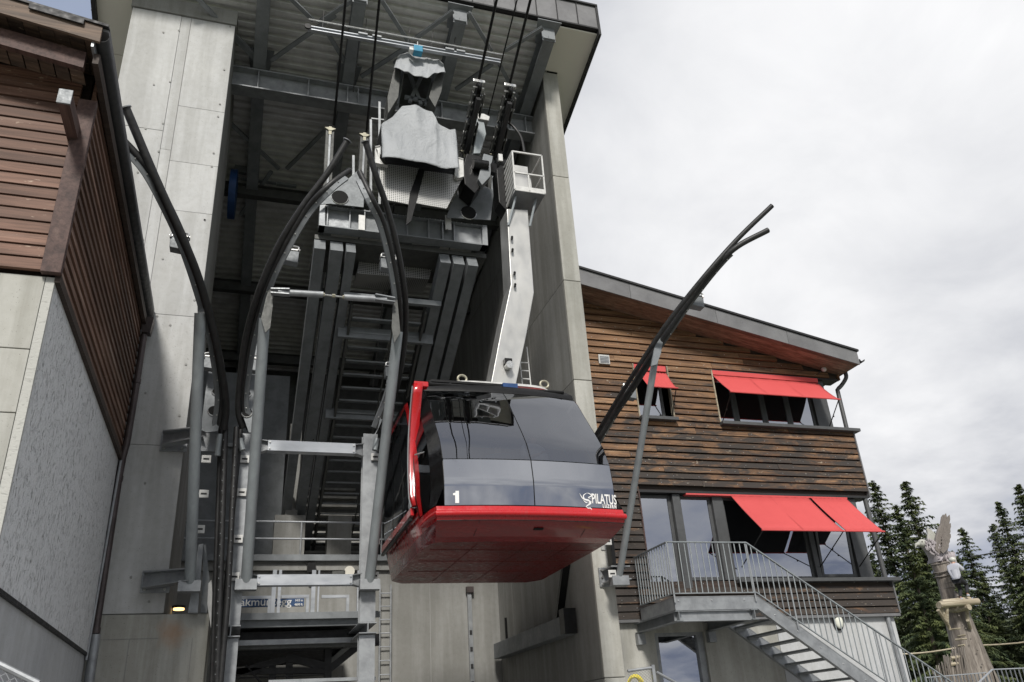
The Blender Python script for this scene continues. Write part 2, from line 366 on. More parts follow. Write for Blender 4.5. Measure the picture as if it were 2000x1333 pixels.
r1 = a.ramp(v, [(.30, 0.), (.42, .8), (.52, 1.)]); a.bump(a.math('ADD', r1, a.math('MULTIPLY', f, .25)), 1.0, .022)
a.set(a.mix(a.ramp(v, [(.28, 1.), (.36, 0.)]), a.mix(n, (.62,.63,.63), (.72,.73,.73)), (.22,.22,.215)), .9, 0)
a = NT('stucco_fine'); n = a.noise(a.coord((1,1,2.2)), 16, 5, .6, .8); b = a.noise(a.coord(), 1.2, 4); a.bump(n, .7, .012)
a.set(a.mix(a.ramp(n, [(.30, 1.), (.42, 0.)]), a.mix(b, (.42,.42,.39), (.50,.50,.465)), (.27,.27,.25)), .9, 0)
a = NT('tarp'); n = a.noise(a.coord((1,1,.7)), 2.2, 7, .62, 1.4); n2 = a.noise(a.coord(), 9, 4, .6, .5)
rg = a.n('ShaderNodeTexNoise'); rg.noise_type = 'RIDGED_MULTIFRACTAL'; rg.inputs['Scale'].default_value = 1.5; rg.inputs['Detail'].default_value = 3; rg.inputs['Distortion'].default_value = .8; a.l(a.coord((1,1,.6), 0, (.4,.3,.7)), rg.inputs['Vector'])
a.bump(a.math('ADD', a.math('ADD', a.math('MULTIPLY', n, .5), a.math('MULTIPLY', n2, .15)), a.math('MULTIPLY', rg.outputs['Fac'], .5)), 1.0, .13)
a.set(a.mix(n, (.30,.315,.33), (.40,.415,.425)), .66, .0)
a = NT('perforated_metal'); vo = a.n('ShaderNodeTexVoronoi'); vo.inputs['Scale'].default_value = 24; vo.inputs['Randomness'].default_value = 0
a.l(a.coord(), vo.inputs['Vector']); ho = a.ramp(vo.outputs['Distance'], [(.30, 1.), (.36, 0.)]); n = a.noise(a.coord(), 2.0, 4)
a.bump(ho, -.7, .01); a.set(a.mix(ho, a.mix(n, (.34,.34,.33), (.50,.50,.48)), (.03,.03,.03)), .4, .6)
rusty()
def plain(name, c, rough=.5, met=0, nz=.12, sc=8):
    a = NT(name); n = a.noise(a.coord(), sc, 4); a.set(a.mix(n, tuple(k*(1-nz) for k in c), tuple(min(1, k*(1+nz)) for k in c)), rough, met)
plain('awning_seam', (.50,.068,.068), .8)
plain('white_print', (.82,.82,.80), .5); plain('print_blue', (.035,.085,.20), .5); plain('skin', (.50,.31,.23), .5); plain('shirt_white', (.46,.47,.52), .9)
plain('cloth_black', (.018,.019,.023), .8); plain('cloth_blue', (.05,.07,.12), .8); plain('helmet_white', (.55,.55,.50), .35); plain('hair_dark', (.03,.02,.015), .7)
plain('carved_grey', (.34,.31,.32), .8, 0, .4, 9); plain('carved_pale', (.40,.40,.36), .8, 0, .2); plain('carved_dark', (.17,.15,.135), .8, 0, .35, 9)
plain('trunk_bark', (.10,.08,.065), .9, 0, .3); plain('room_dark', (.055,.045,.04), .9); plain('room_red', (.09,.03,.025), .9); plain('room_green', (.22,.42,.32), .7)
plain('soffit_cream', (.76,.73,.64), .8, 0, .05, .8); plain('frosted', (.62,.63,.64), .35, 0, .06, 1); plain('hose_yellow', (.75,.62,.05), .5); plain('lens_white', (.75,.76,.66), .3)
plain('orange_label', (.75,.06,.03), .5); plain('grass', (.10,.12,.06), .95, 0, .4, 2); plain('asphalt', (.20,.198,.19), .95, 0, .2, 4); plain('rust_stain', (.40,.27,.18), .9, 0, .2)
a = NT('needles'); n = a.noise(a.coord(), .7, 3); a.set(a.mix(a.ramp(n, [(.35, 0.), (.65, 1.)]), (.030,.052,.024), (.105,.125,.038)), .8, 0)
plain('void_black', (.004,.004,.004), .9)
a = NT('needles'); n = a.noise(a.coord(), .7, 3); t = a.ramp(a.oi.outputs['Random'], [(0., (.042,.066,.040)), (.5, (.054,.076,.036)), (1., (.070,.082,.034))])
a.set(a.mix(a.ramp(n, [(.35, 0.), (.65, 1.)]), t, a.mix(.5, (.10,.12,.036), t, 'ADD')), .8, 0)
a = NT('rock'); n = a.noise(a.coord(), .3, 6); a.bump(n, .6, .2); a.set(a.mix(n, (.05,.07,.03), (.10,.11,.07)), .95, 0)
a = NT('lamp_glow'); a.set((.8,.6,.3), .5, 0); a.b.inputs['Emission Color'].default_value = (1,.62,.25,1); a.b.inputs['Emission Strength'].default_value = 1.5
# ------------------------------------------------------------------ ground and hills
g = MB(); g.add([(-900,-900,0),(900,-900,0),(900,900,0),(-900,900,0)], [(0,1,2,3)]); build(g, 'ground', 'grass', kind='structure')
g = MB(); g.add([(-40,-12,.004),(22,-12,.004),(22,40,.004),(-40,40,.004)], [(0,1,2,3)]); build(g, 'pavement', 'asphalt', kind='structure')
def hill():
    rows = []
    for i in range(22):
        rr = []
        for j in range(40):
            x = -60 + j*7.0; y = 34 + i*9.0; k = i/21
            z = .5 + 14*max(0, (x-10)/200)*k + 16*k*k + 1.3*math.sin(x*.11+i)*k + random.uniform(-.3, .3)*k
            rr.append((x, y, z if i else -.5))
        rows.append(rr)
    return MB().grid(rows)
build(hill(), 'hillside', 'rock', kind='structure', smooth=True)
# ------------------------------------------------------------------ cable car station
D = 14.0; SL = .302
def roofz(y): return 16.5 + SL*(D-y)
RN = (0, SL, 1); RP = (6, 14, 16.5)
def RPL(u, v, off=0): return P(u, v, (6, 14, 16.5+off), RN)
ST = thing('cable_car_station', (2.5, 18, 0), 'tall concrete cable car station with open front bay and steel deck roof', 'station')
xl, xm1, xm2, xr = -3.15, -2.18, -1.98, -1.08
XW = 6.16
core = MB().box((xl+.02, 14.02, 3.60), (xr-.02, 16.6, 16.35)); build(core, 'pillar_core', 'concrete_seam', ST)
zs1 = [3.61, 6.35, 9.55, 12.85, 16.02]; zs2 = [3.61, 6.30, 8.75, 11.0, 12.15, 13.55, 16.02]
for (a0, a1, zz) in ((xl, xm1, zs1), (xm1+.006, xm2, [3.61, 6.9, 12.4, 16.02]), (xm2+.006, xr, zs2)):
    for i in range(len(zz)-1):
        build(MB().box((a0, 13.985+random.uniform(0, .006), zz[i]+.003), (a1, 14.05, zz[i+1]-.003)), 'formwork_panel', 'concrete_pale', ST, bevel=.006)
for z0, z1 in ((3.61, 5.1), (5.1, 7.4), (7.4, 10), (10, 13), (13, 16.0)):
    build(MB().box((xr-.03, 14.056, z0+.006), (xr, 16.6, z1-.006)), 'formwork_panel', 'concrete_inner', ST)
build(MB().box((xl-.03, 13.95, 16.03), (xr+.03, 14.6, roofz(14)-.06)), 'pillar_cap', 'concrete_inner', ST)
# tie holes of the formwork
def z1p(x, y): return (x/2.962, y/2.962)
th = [z1p(*q) for q in ((945,190),(1035,178),(890,492),(983,476),(842,745),(942,716),(918,878),(797,998),(1332,155),(1297,405),(1272,604),(1262,676),(1236,888),(1225,965),(1185,1275))]
th += [(x/2.667, 400+y/2.667) for x, y in ((745,182),(848,283),(1066,80),(1013,498),(887,628),(819,581),(969,833),(758,982),(935,1100))]
th += [(x/2.76, 850+y/2.76) for x, y in ((782,260),(706,768),(803,898))]
for (u, v) in th:
    c = Y(u, v, 13.985); h = MB(); h.tube([(c.x, 13.990, c.z), (c.x, 13.974, c.z)], .020, 10); build(h, 'tie_hole', 'concrete_seam', ST, smooth=True)
# lower left block, wider than the pillar
zl = 3.59
build(MB().box((-3.4, 13.93, 0), (-.40, 15.4, zl)), 'plinth', 'concrete_rusty', ST, bevel=.012)
for zj in (3.24, 1.9): build(MB().box((-3.4, 13.924, zj-.004), (-1.1 if zj > 2 else -.41, 13.932, zj+.004)), 'formwork_joint', 'concrete_seam', ST)
# joint lines in the lower block
for xj in (-1.5, -.62): build(MB().box((xj-.004, 13.922, 0), (xj+.004, 13.931, zl-.36)), 'formwork_joint', 'concrete_seam', ST)
# right side wall, its front edge is the slender right pillar
def wallpoly(x, y0, y1): return [(x, y0, 0), (x, y1, 0), (x, y1, roofz(y1)-.06), (x, y0, roofz(y0)-.06)]
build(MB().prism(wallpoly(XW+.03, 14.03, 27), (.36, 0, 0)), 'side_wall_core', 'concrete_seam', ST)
zc = [0, 2.4, 5.2, 8.05, 10.4, 13.2, 16.42]
for i in range(6):
    build(MB().box((XW, 13.99+random.uniform(0,.008), zc[i]+.006), (XW+.40, 14.05, zc[i+1]-.006)), 'formwork_panel', 'concrete_warm', ST, bevel=.012)
ys = [14.05, 16.4, 18.9, 21.4, 24, 27]
for j in range(5):
    for i in range(6):
        zt = min(zc[i+1], roofz(ys[j+1])-.1)
        if zt <= zc[i]: continue
        build(MB().box((XW, ys[j]+.006, zc[i]+.006), (XW+.031, ys[j+1]-.006, zt-.006)), 'formwork_panel', 'concrete_inner', ST)
# left inner wall, back wall, roof skin above
build(MB().prism(wallpoly(-3.4, 16.6, 27), (.25, 0, 0)), 'inner_side_wall', 'concrete_inner', ST)
build(MB().box((-3.4, 25.6, 0), (XW, 25.9, roofz(25.6)-.06)), 'back_wall', 'steel_paint_dark', ST)
# corrugated deck in sheets, ribs run across the bay
def deck(y0, y1, x0, x1):
    rows = [[], []]; y = y0; pitch = .20; prof = []
    while y < y1-1e-4:
        for dy, dz in ((0, 0), (.06, 0), (.078, -.085), (.155, -.085), (.176, 0)):
            if y+dy <= y1+1e-4: prof.append((y+dy, roofz(y+dy)+dz+.09))
        y += pitch
    prof.append((y1, roofz(y1)+.09))
    return MB().grid([[(x0, a, b) for a, b in prof], [(x1, a, b) for a, b in prof]])
RF = build(MB().prism([(-3.9, 12.86, roofz(12.86)+.13), (-3.9, 27, roofz(27)+.13), (-3.9, 27, roofz(27)+.2), (-3.9, 12.86, roofz(12.86)+.16)], (11.2, 0, 0)), 'roof', 'sheet_black', ST)
y = 12.95
while y < 26.4:
    build(deck(y, y+1.2, -3.2, 6.3), 'deck_sheet', 'deck_metal', RF, solid=.004); y += 1.2
# cream soffits beside the deck
for (x0, x1) in ((-3.95, -3.22), (6.58, 7.22)):
    for k in range(5):
        ya = 12.9+k*2.6; yb = ya+2.585
        build(MB().hexa([(x0,ya,roofz(ya)-.02),(x1,ya,roofz(ya)-.02),(x1,yb,roofz(yb)-.02),(x0,yb,roofz(yb)-.02),(x0,ya,roofz(ya)+.02),(x1,ya,roofz(ya)+.02),(x1,yb,roofz(yb)+.02),(x0,yb,roofz(yb)+.02)]), 'soffit_panel', 'soffit_cream', RF)
build(MB().hexa([(6.2,12.9,roofz(12.9)-.021),(6.58,12.9,roofz(12.9)-.021),(6.58,14,roofz(14)-.021),(6.2,14,roofz(14)-.021),(6.2,12.9,roofz(12.9)+.02),(6.58,12.9,roofz(12.9)+.02),(6.58,14,roofz(14)+.02),(6.2,14,roofz(14)+.02)]), 'soffit_panel', 'soffit_cream', RF)
# fascia panels with standing seams along the front, edge trims along the sides
fx = -4.0; fy = 12.85
A1 = Y(1160, 57, fy); A2 = Y(1171, 20, fy)
zb, zt = A1.z, A2.z+.02; xe = 7.24
w = .53; x = xe
while x > -4.0:
    x0 = max(-4.0, x-w)
    build(MB().box((x0+.008, fy-.04, zb), (x-.008, fy, zt)), 'fascia_panel', 'sheet_grey', RF, bevel=.004)
    build(MB().box((x-.008, fy-.065, zb-.01), (x+.008, fy-.02, zt+.005)), 'standing_seam', 'sheet_black', RF)
    x -= w
build(MB().box((-4.02, fy-.09, zt+.001), (xe+.03, fy+.1, zt+.05)), 'roof_edge_trim', 'sheet_black', RF)
build(MB().box((-4.02, fy-.06, zb-.045), (xe+.02, fy+.03, zb-.002)), 'drip_edge', 'sheet_black', RF)
for x0, x1 in ((xe-.02, xe+.04), (-4.04, -3.95)):
    m = MB(); ya, yb = 12.78, 27
    m.hexa([(x0,ya,roofz(ya)-.16),(x1,ya,roofz(ya)-.16),(x1,yb,roofz(yb)-.16),(x0,yb,roofz(yb)-.16),(x0,ya,zt+.05),(x1,ya,zt+.05),(x1,yb,roofz(yb)+.42),(x0,yb,roofz(yb)+.42)])
    build(m, 'side_fascia', 'sheet_black', RF)
    for k in range(14):
        yy = 13.0+k*.75; xx = x1 if x0 > 0 else x0
        build(MB().box((xx-.02, yy, roofz(yy)-.10), (xx+.02, yy+.03, roofz(yy)-.04)), 'gutter_clip', 'black_metal', RF)
# roof beams running down the slope, with the bracing between them
def slope_beam(x, y0, y1, w=.28, h=.42, cap=True, off=.06):
    a = Vector((x, y0, roofz(y0)-off-h/2)); b = Vector((x, y1, roofz(y1)-off-h/2))
    o = build(MB().ibeam(a, b, w, h, .03, (0, SL, 1)), 'roof_beam', 'steel_paint_mid', RF)
    if cap: build(MB().bar(a+Vector((0,-.012,0)), a+Vector((0,.012,0)), w+.05, h+.05, (0,SL,1)), 'beam_end_plate', 'steel_paint_mid', o)
bx = [-.52, 1.5, 3.78, 5.95]
for x in bx: slope_beam(x, 12.95, 25.5)
def brace(u0, v0, u1, v1, w=.09, off=-.36, mat='steel_paint_mid', nm='brace'):
    a, b = RPL(u0, v0, off), RPL(u1, v1, off)
    build(MB().channel(a, b, w, .07, .012, RN), nm, mat, RF)
for q in ((370,-20,500,118),(655,30,530,118),(560,-10,612,40),(690,0,625,42),(640,65,690,148),(745,0,800,85),(795,92,705,150),(885,22,812,75),(915,25,960,100),(812,85,770,125),(1060,55,985,100),(972,120,1010,190),(962,125,890,175),(450,60,500,110),(440,232,545,330),(530,335,470,420),(560,330,640,250)):
    brace(*q)
for (x, y) in ((-.52, 15.0), (1.5, 15.0), (3.78, 13.1), (5.95, 13.05), (5.95, 15.0)):
    z = roofz(y)-.06
    build(MB().hexa([(x-.30,y-.28,z-.02+SL*.28),(x+.30,y-.28,z-.02+SL*.28),(x+.2,y+.30,z-.02-SL*.3),(x-.2,y+.30,z-.02-SL*.3),(x-.30,y-.28,z+SL*.28),(x+.30,y-.28,z+SL*.28),(x+.2,y+.30,z-SL*.3),(x-.2,y+.30,z-SL*.3)]), 'gusset_plate', 'steel_paint_mid', RF)
# big cross girder at the top of the bay
g0 = X(1043, 266, XW); g1 = X(1030, 200, XW); gy = g0.y+.1
gz0 = Y(449, 173, gy).z; gz1 = Y(455, 137, gy).z
gz0 = (gz0+g0.z)/2; h = gz1-gz0
GD = build(MB().ibeam((-3.1, gy, (gz0+gz1)/2), (XW, gy, (gz0+gz1)/2), .34, h, .035), 'cross_girder', 'steel_galv', ST)
for x in (-.52, .6, 1.5, 1.75, 2.6, 3.78, 4.6, 5.55, 5.95):
    build(MB().box((x-.012, gy-.16, gz0+.04), (x+.012, gy-.02, gz1-.04)), 'web_stiffener', 'steel_galv', GD)
# lower ceiling purlins deeper in the bay
for yy in (18.2, 21.5, 24.4):
    z = roofz(yy)-.55; build(MB().ibeam((-3.1, yy, z), (XW, yy, z), .2, .34, .02), 'purlin', 'steel_paint_dark', ST)
# blue sheave seen past the left pillar
m = MB().tube([(-1.02, 17.6, 14.1), (-.86, 17.6, 14.1)], .62, 28); sv = build(m, 'blue_sheave_wheel', 'blue_paint', ST, smooth=True)
# ------------------------------------------------------------------ rope saddles sloping down into the station, stair between them
TP, TN = (0, 14, 10.84), (0, .51, 1)
def TPL(u, v, off=0): return P(u, v, (0, 14, 10.84+off), TN)
TRK = thing('rope_saddle_frame', (2.5, 14.3, 0), 'dark inclined steel saddle beams and service stair inside the station bay', 'steel frame')
tl = (.51)
def track_beam(x, w, y0=14.2, y1=23.5, off=0, name='saddle_beam'):
    a = Vector((x, y0, 10.84-tl*(y0-14)+off)); b = Vector((x, y1, 10.84-tl*(y1-14)+off))
    return build(MB().bar(a, b, w, .34, TN), name, 'steel_paint_mid', TRK)
for u, w in ((622, .22), (655, .25), (683, .19), (870, .22), (897, .24), (925, .22)):
    p = TPL(u, 500); track_beam(p.x, w)
xa, xb = TPL(700, 500).x, TPL(850, 500).x
for (v, h) in ((632, .26), (792, .24), (560, .12)):
    p = TPL(700, v); xx0 = TPL(660, 632).x
    build(MB().bar((xx0, p.y, p.z-.25), (xb+.3, p.y, p.z-.25), .10, h, (0,0,1)), 'cross_member', 'steel_paint_mid', TRK)
# treads of the service stair, seen from below
yy = 15.6
while yy < 24.5:
    z = 10.84-tl*(yy-14)-.18
    build(MB().bar((xa+.05, yy, z), (xb-.05, yy, z), .30, .035, (0,-.25,1)), 'tread', 'steel_paint_mid', TRK); yy += .345
for xx in (xa, xb):
    a = Vector((xx, 15.2, 10.84-tl*1.2-.22)); b = Vector((xx, 24.4, 10.84-tl*10.4-.22)); build(MB().bar(a, b, .05, .26, TN), 'stringer', 'steel_paint_dark', TRK)
a = Vector(((xa+xb)/2+.1, 15.2, 10.2-.6)); b = Vector(((xa+xb)/2+.1, 24.4, 10.84-tl*10.4-.55)); build(MB().bar(a, b, .03, .03), 'hanging_conduit', 'steel_paint_dark', TRK)
# back concrete stair and columns under it
for (x0, x1, y0, y1, z0, z1) in ((.95, 1.25, 21.0, 21.3, 5.6, 9.4), (.70, 1.45, 20.8, 21.3, 5.6, 6.9), (2.0, 2.6, 20.8, 21.3, 5.6, 6.9)):
    build(MB().box((x0, y0, z0), (x1, y1, z1)), 'support_block', 'concrete_inner', TRK)
for k in range(8):
    z = 6.2+k*.33; build(MB().box((1.55, 22.0+k*.3, z), (3.1, 22.3+k*.3, z+.07)), 'upper_step', 'concrete_inner', TRK)
# ------------------------------------------------------------------ intermediate platform with railing
pf = Y(600, 1087, 19.8)
PL = build(MB().box((-1.9, 19.9, pf.z-.30), (XW, 25.6, pf.z-.03)), 'platform_slab', 'concrete_inner', ST)
build(MB().box((-1.9, 19.78, pf.z-.10), (XW, 19.9, pf.z+.04)), 'platform_edge', 'steel_paint_mid', ST)
build(MB().box((-3.2, 20.0, 0), (XW, 20.3, pf.z-.31)), 'lower_back_wall', 'concrete_inner', ST)
for xj in (.3, 2.4, 4.42): build(MB().box((xj-.012, 19.985, 0), (xj+.012, 20.0, pf.z-.35)), 'panel_joint', 'concrete_seam', ST)
RL = thing('platform_railing', (2.5, 19.8, pf.z), 'thin galvanised railing along the station platform behind the guide posts', 'railing')
zr = Y(600, 1020, 19.8).z; zm = Y(600, 1053, 19.8).z
for z in (zr, zm): build(MB().tube([(-1.9, 19.8, z), (XW-.05, 19.8, z)], .022, 8), 'rail', 'steel_galv_bright', RL, smooth=True)
for u in (350, 430, 588, 745):
    x = Y(u, 1050, 19.8).x; build(MB().tube([(x, 19.8, pf.z+.04), (x, 19.8, zr)], .024, 8), 'post', 'steel_galv', RL, smooth=True)
# dark wall panels on the left behind the pillar
build(MB().box((-3.1, 22.0, pf.z), (.9, 22.2, 11.2)), 'dark_wall_panel', 'steel_paint_mid', ST)
build(MB().box((-1.9, 21.9, 9.0), (.9, 22.0, 9.1)), 'light_slot', 'steel_galv', ST)
# things on the lower back wall and right wall
def wy(u, v): return Y(u, v, 19.98)
L = thing('wall_ladder', tuple(wy(752, 1400)), 'galvanised ladder fixed to the wall below the red cabin', 'ladder')
a0, a1 = wy(741, 1152), wy(762, 1152)
for x in (a0.x, a1.x): build(MB().bar((x, 19.9, 1.0), (x, 19.9, a0.z+.1), .035, .05, (0,1,0)), 'side_rail', 'steel_galv', L)
zz = a0.z-.1
while zz > 1.0:
    build(MB().tube([(a0.x, 19.9, zz), (a1.x, 19.9, zz)], .014, 6), 'rung', 'steel_galv_bright', L); zz -= .30
c0 = wy(915, 1155); m = MB().bar((c0.x, 19.93, 0), (c0.x, 19.93, c0.z), .10, .06, (0,1,0))
CT = build(m, 'cable_tray', 'steel_galv', None, 'perforated grey cable tray standing up the back wall below the cabin', 'cable tray')
for k in range(9): build(MB().box((c0.x-.03, 19.885, .8+k*.38), (c0.x+.03, 19.898, .9+k*.38)), 'slot', 'sheet_black', CT)
build(MB().bar((c0.x-.08, 19.9, c0.z+.02), (c0.x+.1, 19.9, c0.z+.02), .1, .14), 'top_fitting', 'pipe_brown', CT)
# bumper beam on the right wall, with its dark riser
q0 = X(975, 1278, XW-.16); q1 = X(1110, 1215, XW-.16)
m = MB().bar((XW-.16, q0.y, (q0.z+q1.z)/2), (XW-.16, q1.y, (q0.z+q1.z)/2), .26, .34)
WB = build(m, 'bumper_beam', 'steel_paint_mid', None, 'dark horizontal bumper beam fixed to the right side wall under the cabin', 'beam', bevel=.01)
r0 = X(1092, 1205, XW-.10); r1 = X(1108, 1080, XW-.10)
build(MB().bar(r0, r1, .09, .14, (1,0,0)), 'riser_channel', 'black_metal', WB)
r0 = X(990, 1255, XW-.10); build(MB().bar(r0, r0+Vector((0,0,.55)), .04, .05, (1,0,0)), 'stay_rod', 'black_metal', WB)
build(MB().box((XW-.3, q1.y-.15, q0.z-.1), (XW-.05, q1.y+.1, q0.z+.35)), 'end_block', 'black_metal', WB)
# floodlight on the back wall above the lower beam
f0 = Y(605, 1112, 19.9); fl = thing('wall_floodlight', tuple(f0), 'small black floodlight above the lower cross beam', 'lamp')
build(MB().box((f0.x-.07, 19.75, f0.z-.10), (f0.x+.12, 19.9, f0.z+.12)), 'housing', 'black_metal', fl)
build(MB().tube([(f0.x+.02, 19.9, f0.z-.1), (f0.x+.02, 19.95, f0.z-.35)], .03, 8), 'bracket', 'black_metal', fl)
f0 = Y(682, 1117, 19.9); fl = thing('wall_beacon', tuple(f0), 'round pale signal lamp with a dark arm on the wall left of the cabin', 'lamp')
build(MB().tube([(f0.x, 19.82, f0.z), (f0.x, 19.9, f0.z)], .12, 16), 'lens', 'soffit_cream', fl, smooth=True)
build(MB().bar((f0.x-.4, 19.85, f0.z-.04), (f0.x-.1, 19.85, f0.z-.02), .06, .07), 'arm', 'steel_paint_dark', fl)
# cream pipe end on the wall of the pillar, dark opening with a lit lamp
lp = Y(349, 1192, 15.6); lm = thing('ceiling_lamp', tuple(lp), 'small lit amber lamp inside the dark opening above the concrete block', 'lamp')
build(MB().tube([(lp.x, lp.y, lp.z), (lp.x, lp.y, lp.z+.03)], .09, 16), 'lens', 'lamp_glow', lm, smooth=True)
build(MB().tube([(lp.x, lp.y, lp.z+.031), (lp.x, lp.y, lp.z+.07)], .11, 16), 'lamp_base', 'sheet_black', lm, smooth=True)
# ------------------------------------------------------------------ the timber and stucco house on the left
HX = -1.98; HY = 7.95; HB = 13.8; HZ = 6.05; HE = 8.55
LH = thing('timber_house', (-6, 11, 0), 'brown boarded upper storey over rough stucco on the left of the photo', 'house')
WX = -9.0
build(MB().box((WX, HY+.10, 3.04), (HX-.03, HB-.02, HZ-.03)), 'stucco_wall', 'stucco', LH)
build(MB().box((WX, HY+.12, 0), (HX-.06, HB-.04, 3.0)), 'base_wall', 'plaster_white', LH)
build(MB().box((WX, HY+.06, 3.0), (HX-.022, HB-.015, 3.04)), 'drip_profile', 'sheet_black', LH)
build(MB().box((WX, HY+.16, HZ-.02), (HX-.10, HB-.05, 9.2)), 'timber_core', 'rough_shadow_wood', LH)
# front: smooth board-marked concrete left of a rough stucco strip at the corner
xs = Y(88, 548, HY+.06).x
zz = [0, 1.6, 3.15, 4.55, 5.2, HZ-.04]
for i in range(5):
    build(MB().box((WX, HY+.055, zz[i]+.005), (xs, HY+.10, zz[i+1]-.005)), 'concrete_panel', 'concrete_warm', LH, bevel=.005)
build(MB().box((xs+.005, HY+.06, 0), (HX-.028, HY+.10, HZ-.045)), 'rough_corner_strip', 'stucco_fine', LH)
# planks on the front face
pitch = .142; z = HZ
while z < 8.5:
    build(MB().hexa([(WX, HY-.005, z), (HX-.16, HY-.005, z), (HX-.16, HY+.05, z), (WX, HY+.05, z), (WX, HY+.012, z+pitch-.012), (HX-.16, HY+.012, z+pitch-.012), (HX-.16, HY+.05, z+pitch-.012), (WX, HY+.05, z+pitch-.012)]), 'plank', 'plank_brown_front', LH); z += pitch
z = HZ
while z < HE-.02:
    build(MB().hexa([(HX-.05, HY+.05, z), (HX+.006, HY+.05, z), (HX+.006, HB, z), (HX-.05, HB, z), (HX-.05, HY+.05, z+pitch-.016), (HX-.016, HY+.05, z+pitch-.016), (HX-.016, HB, z+pitch-.016), (HX-.05, HB, z+pitch-.016)]), 'plank', 'plank_brown_side', LH); z += pitch
build(MB().box((HX-.155, HY-.03, HZ-.03), (HX+.03, HY+.045, 8.25)), 'corner_board', 'board_brown', LH, bevel=.004)
build(MB().box((HX-.03, HY+.05, HZ-.10), (HX+.02, HB, HZ-.004)), 'sill_board', 'rough_shadow_wood', LH)
# roof rising gently to the left, with overhanging verge towards the viewer
RY = 7.35; rs = .17
def rz(x): return 8.72 + rs*(-1.86-x)
RR = build(MB().prism([(-1.84, RY, rz(-1.84)+.02), (WX, RY, rz(WX)+.02), (WX, RY, rz(WX)+.10), (-1.84, RY, rz(-1.84)+.10)], (0, HB+.15-RY, 0)), 'roof', 'sheet_grey', LH)
def vb(x0, x1, y, w, z0, z1, nm, mat): build(MB().prism([(x0, y, rz(x0)+z0), (x1, y, rz(x1)+z0), (x1, y, rz(x1)+z1), (x0, y, rz(x0)+z1)], (0, w, 0)), nm, mat, RR)
vb(-1.90, WX, RY-.03, .035, -.17, .05, 'verge_board', 'verge_wood')
vb(-1.84, WX, RY-.055, .09, .052, .085, 'verge_flashing', 'sheet_black')
vb(-2.08, -2.62, RY-.065, .02, -.02, .051, 'flashing_strip', 'sheet_black')
vb(-2.05, WX, RY+.16, .07, -.42, -.20, 'second_verge_board', 'board_brown')
for i in range(46):   # short soffit boards between verge and wall
    x0 = -1.95-i*.155; build(MB().prism([(x0, RY+.01, rz(x0)-.03), (x0-.148, RY+.01, rz(x0-.148)-.03), (x0-.148, RY+.01, rz(x0-.148)-.01), (x0, RY+.01, rz(x0)-.01)], (0, HY+.1-RY, 0)), 'soffit_board', 'verge_wood', RR)
for i in range(40):
    x0 = -2.10-i*.155; build(MB().prism([(x0, RY+.23, rz(x0)-.30), (x0-.14, RY+.23, rz(x0-.14)-.30), (x0-.14, RY+.23, rz(x0-.14)-.28), (x0, RY+.23, rz(x0)-.28)], (0, HY-RY-.24, 0)), 'lower_soffit_board', 'verge_wood', RR)
pb = Y(129, 182, RY+.02)
for xx in (pb.x, pb.x-2.6):
    PU = build(MB().box((xx-.055, RY+.02, pb.z-.14), (xx+.055, HY+.1, pb.z+.02)), 'purlin_end', 'board_brown', LH)
    build(MB().box((xx-.065, RY-.0, pb.z-.15), (xx+.065, RY+.02, pb.z+.03)), 'metal_cap', 'steel_paint_mid', PU)
# eaves gutter and hopper
m = MB(); rows = []
for k in range(9):
    t = math.pi*k/8; rows.append([(-1.90-.075*math.cos(t), yy, 8.66-.075*math.sin(t)) for yy in (RY, HB+.1)])
build(m.grid(rows), 'gutter', 'sheet_black', LH, smooth=True, solid=.006)
build(MB().box((-1.98, RY+.0, 8.50), (-1.955, HB+.1, 8.82)), 'eaves_board', 'steel_galv', LH)
build(MB().box((-1.96, RY+.1, 8.36), (-1.90, HB, 8.50)), 'eaves_moulding', 'rough_shadow_wood', LH)
hp = Y(288, 636, 13.75)
HP = thing('downpipe', (hp.x, 13.75, 0), 'brown rainwater downpipe between the timber house and the concrete pillar', 'downpipe')
build(MB().hexa([(hp.x-.07,13.66,hp.z-.17),(hp.x+.07,13.66,hp.z-.17),(hp.x+.07,13.84,hp.z-.17),(hp.x-.07,13.84,hp.z-.17),(hp.x-.10,13.62,hp.z+.1),(hp.x+.10,13.62,hp.z+.1),(hp.x+.10,13.86,hp.z+.1),(hp.x-.10,13.86,hp.z+.1)]), 'hopper', 'pipe_brown', HP)
pts = [Y(281, 655, 13.75), Y(262, 780, 13.75), Y(247, 868, 13.75), Y(240, 893, 13.75), Y(232, 935, 13.75), Y(186, 1238, 13.75)]
build(MB().tube(pts, .055, 12), 'pipe', 'pipe_brown', HP, smooth=True)
for u, v in ((267, 745), (232, 935), (187, 1232)):
    c = Y(u, v, 13.75); build(MB().tube([c+Vector((0,0,-.04)), c+Vector((0,0,.04))], .066, 12), 'pipe_clamp', 'pipe_brown', HP, smooth=True)
c0, c1 = Y(187, 1240, 13.75), Y(172, 1345, 13.75); build(MB().tube([c0, c1, Vector((c1.x, 13.75, 0))], .068, 12), 'standpipe', 'steel_galv', HP, smooth=True)
# slim cable duct on the stucco beside the pipe
build(MB().tube([Y(236, 900, 13.68), Y(168, 1290, 13.68)], .02, 8), 'cable_duct', 'steel_galv', LH, smooth=True)
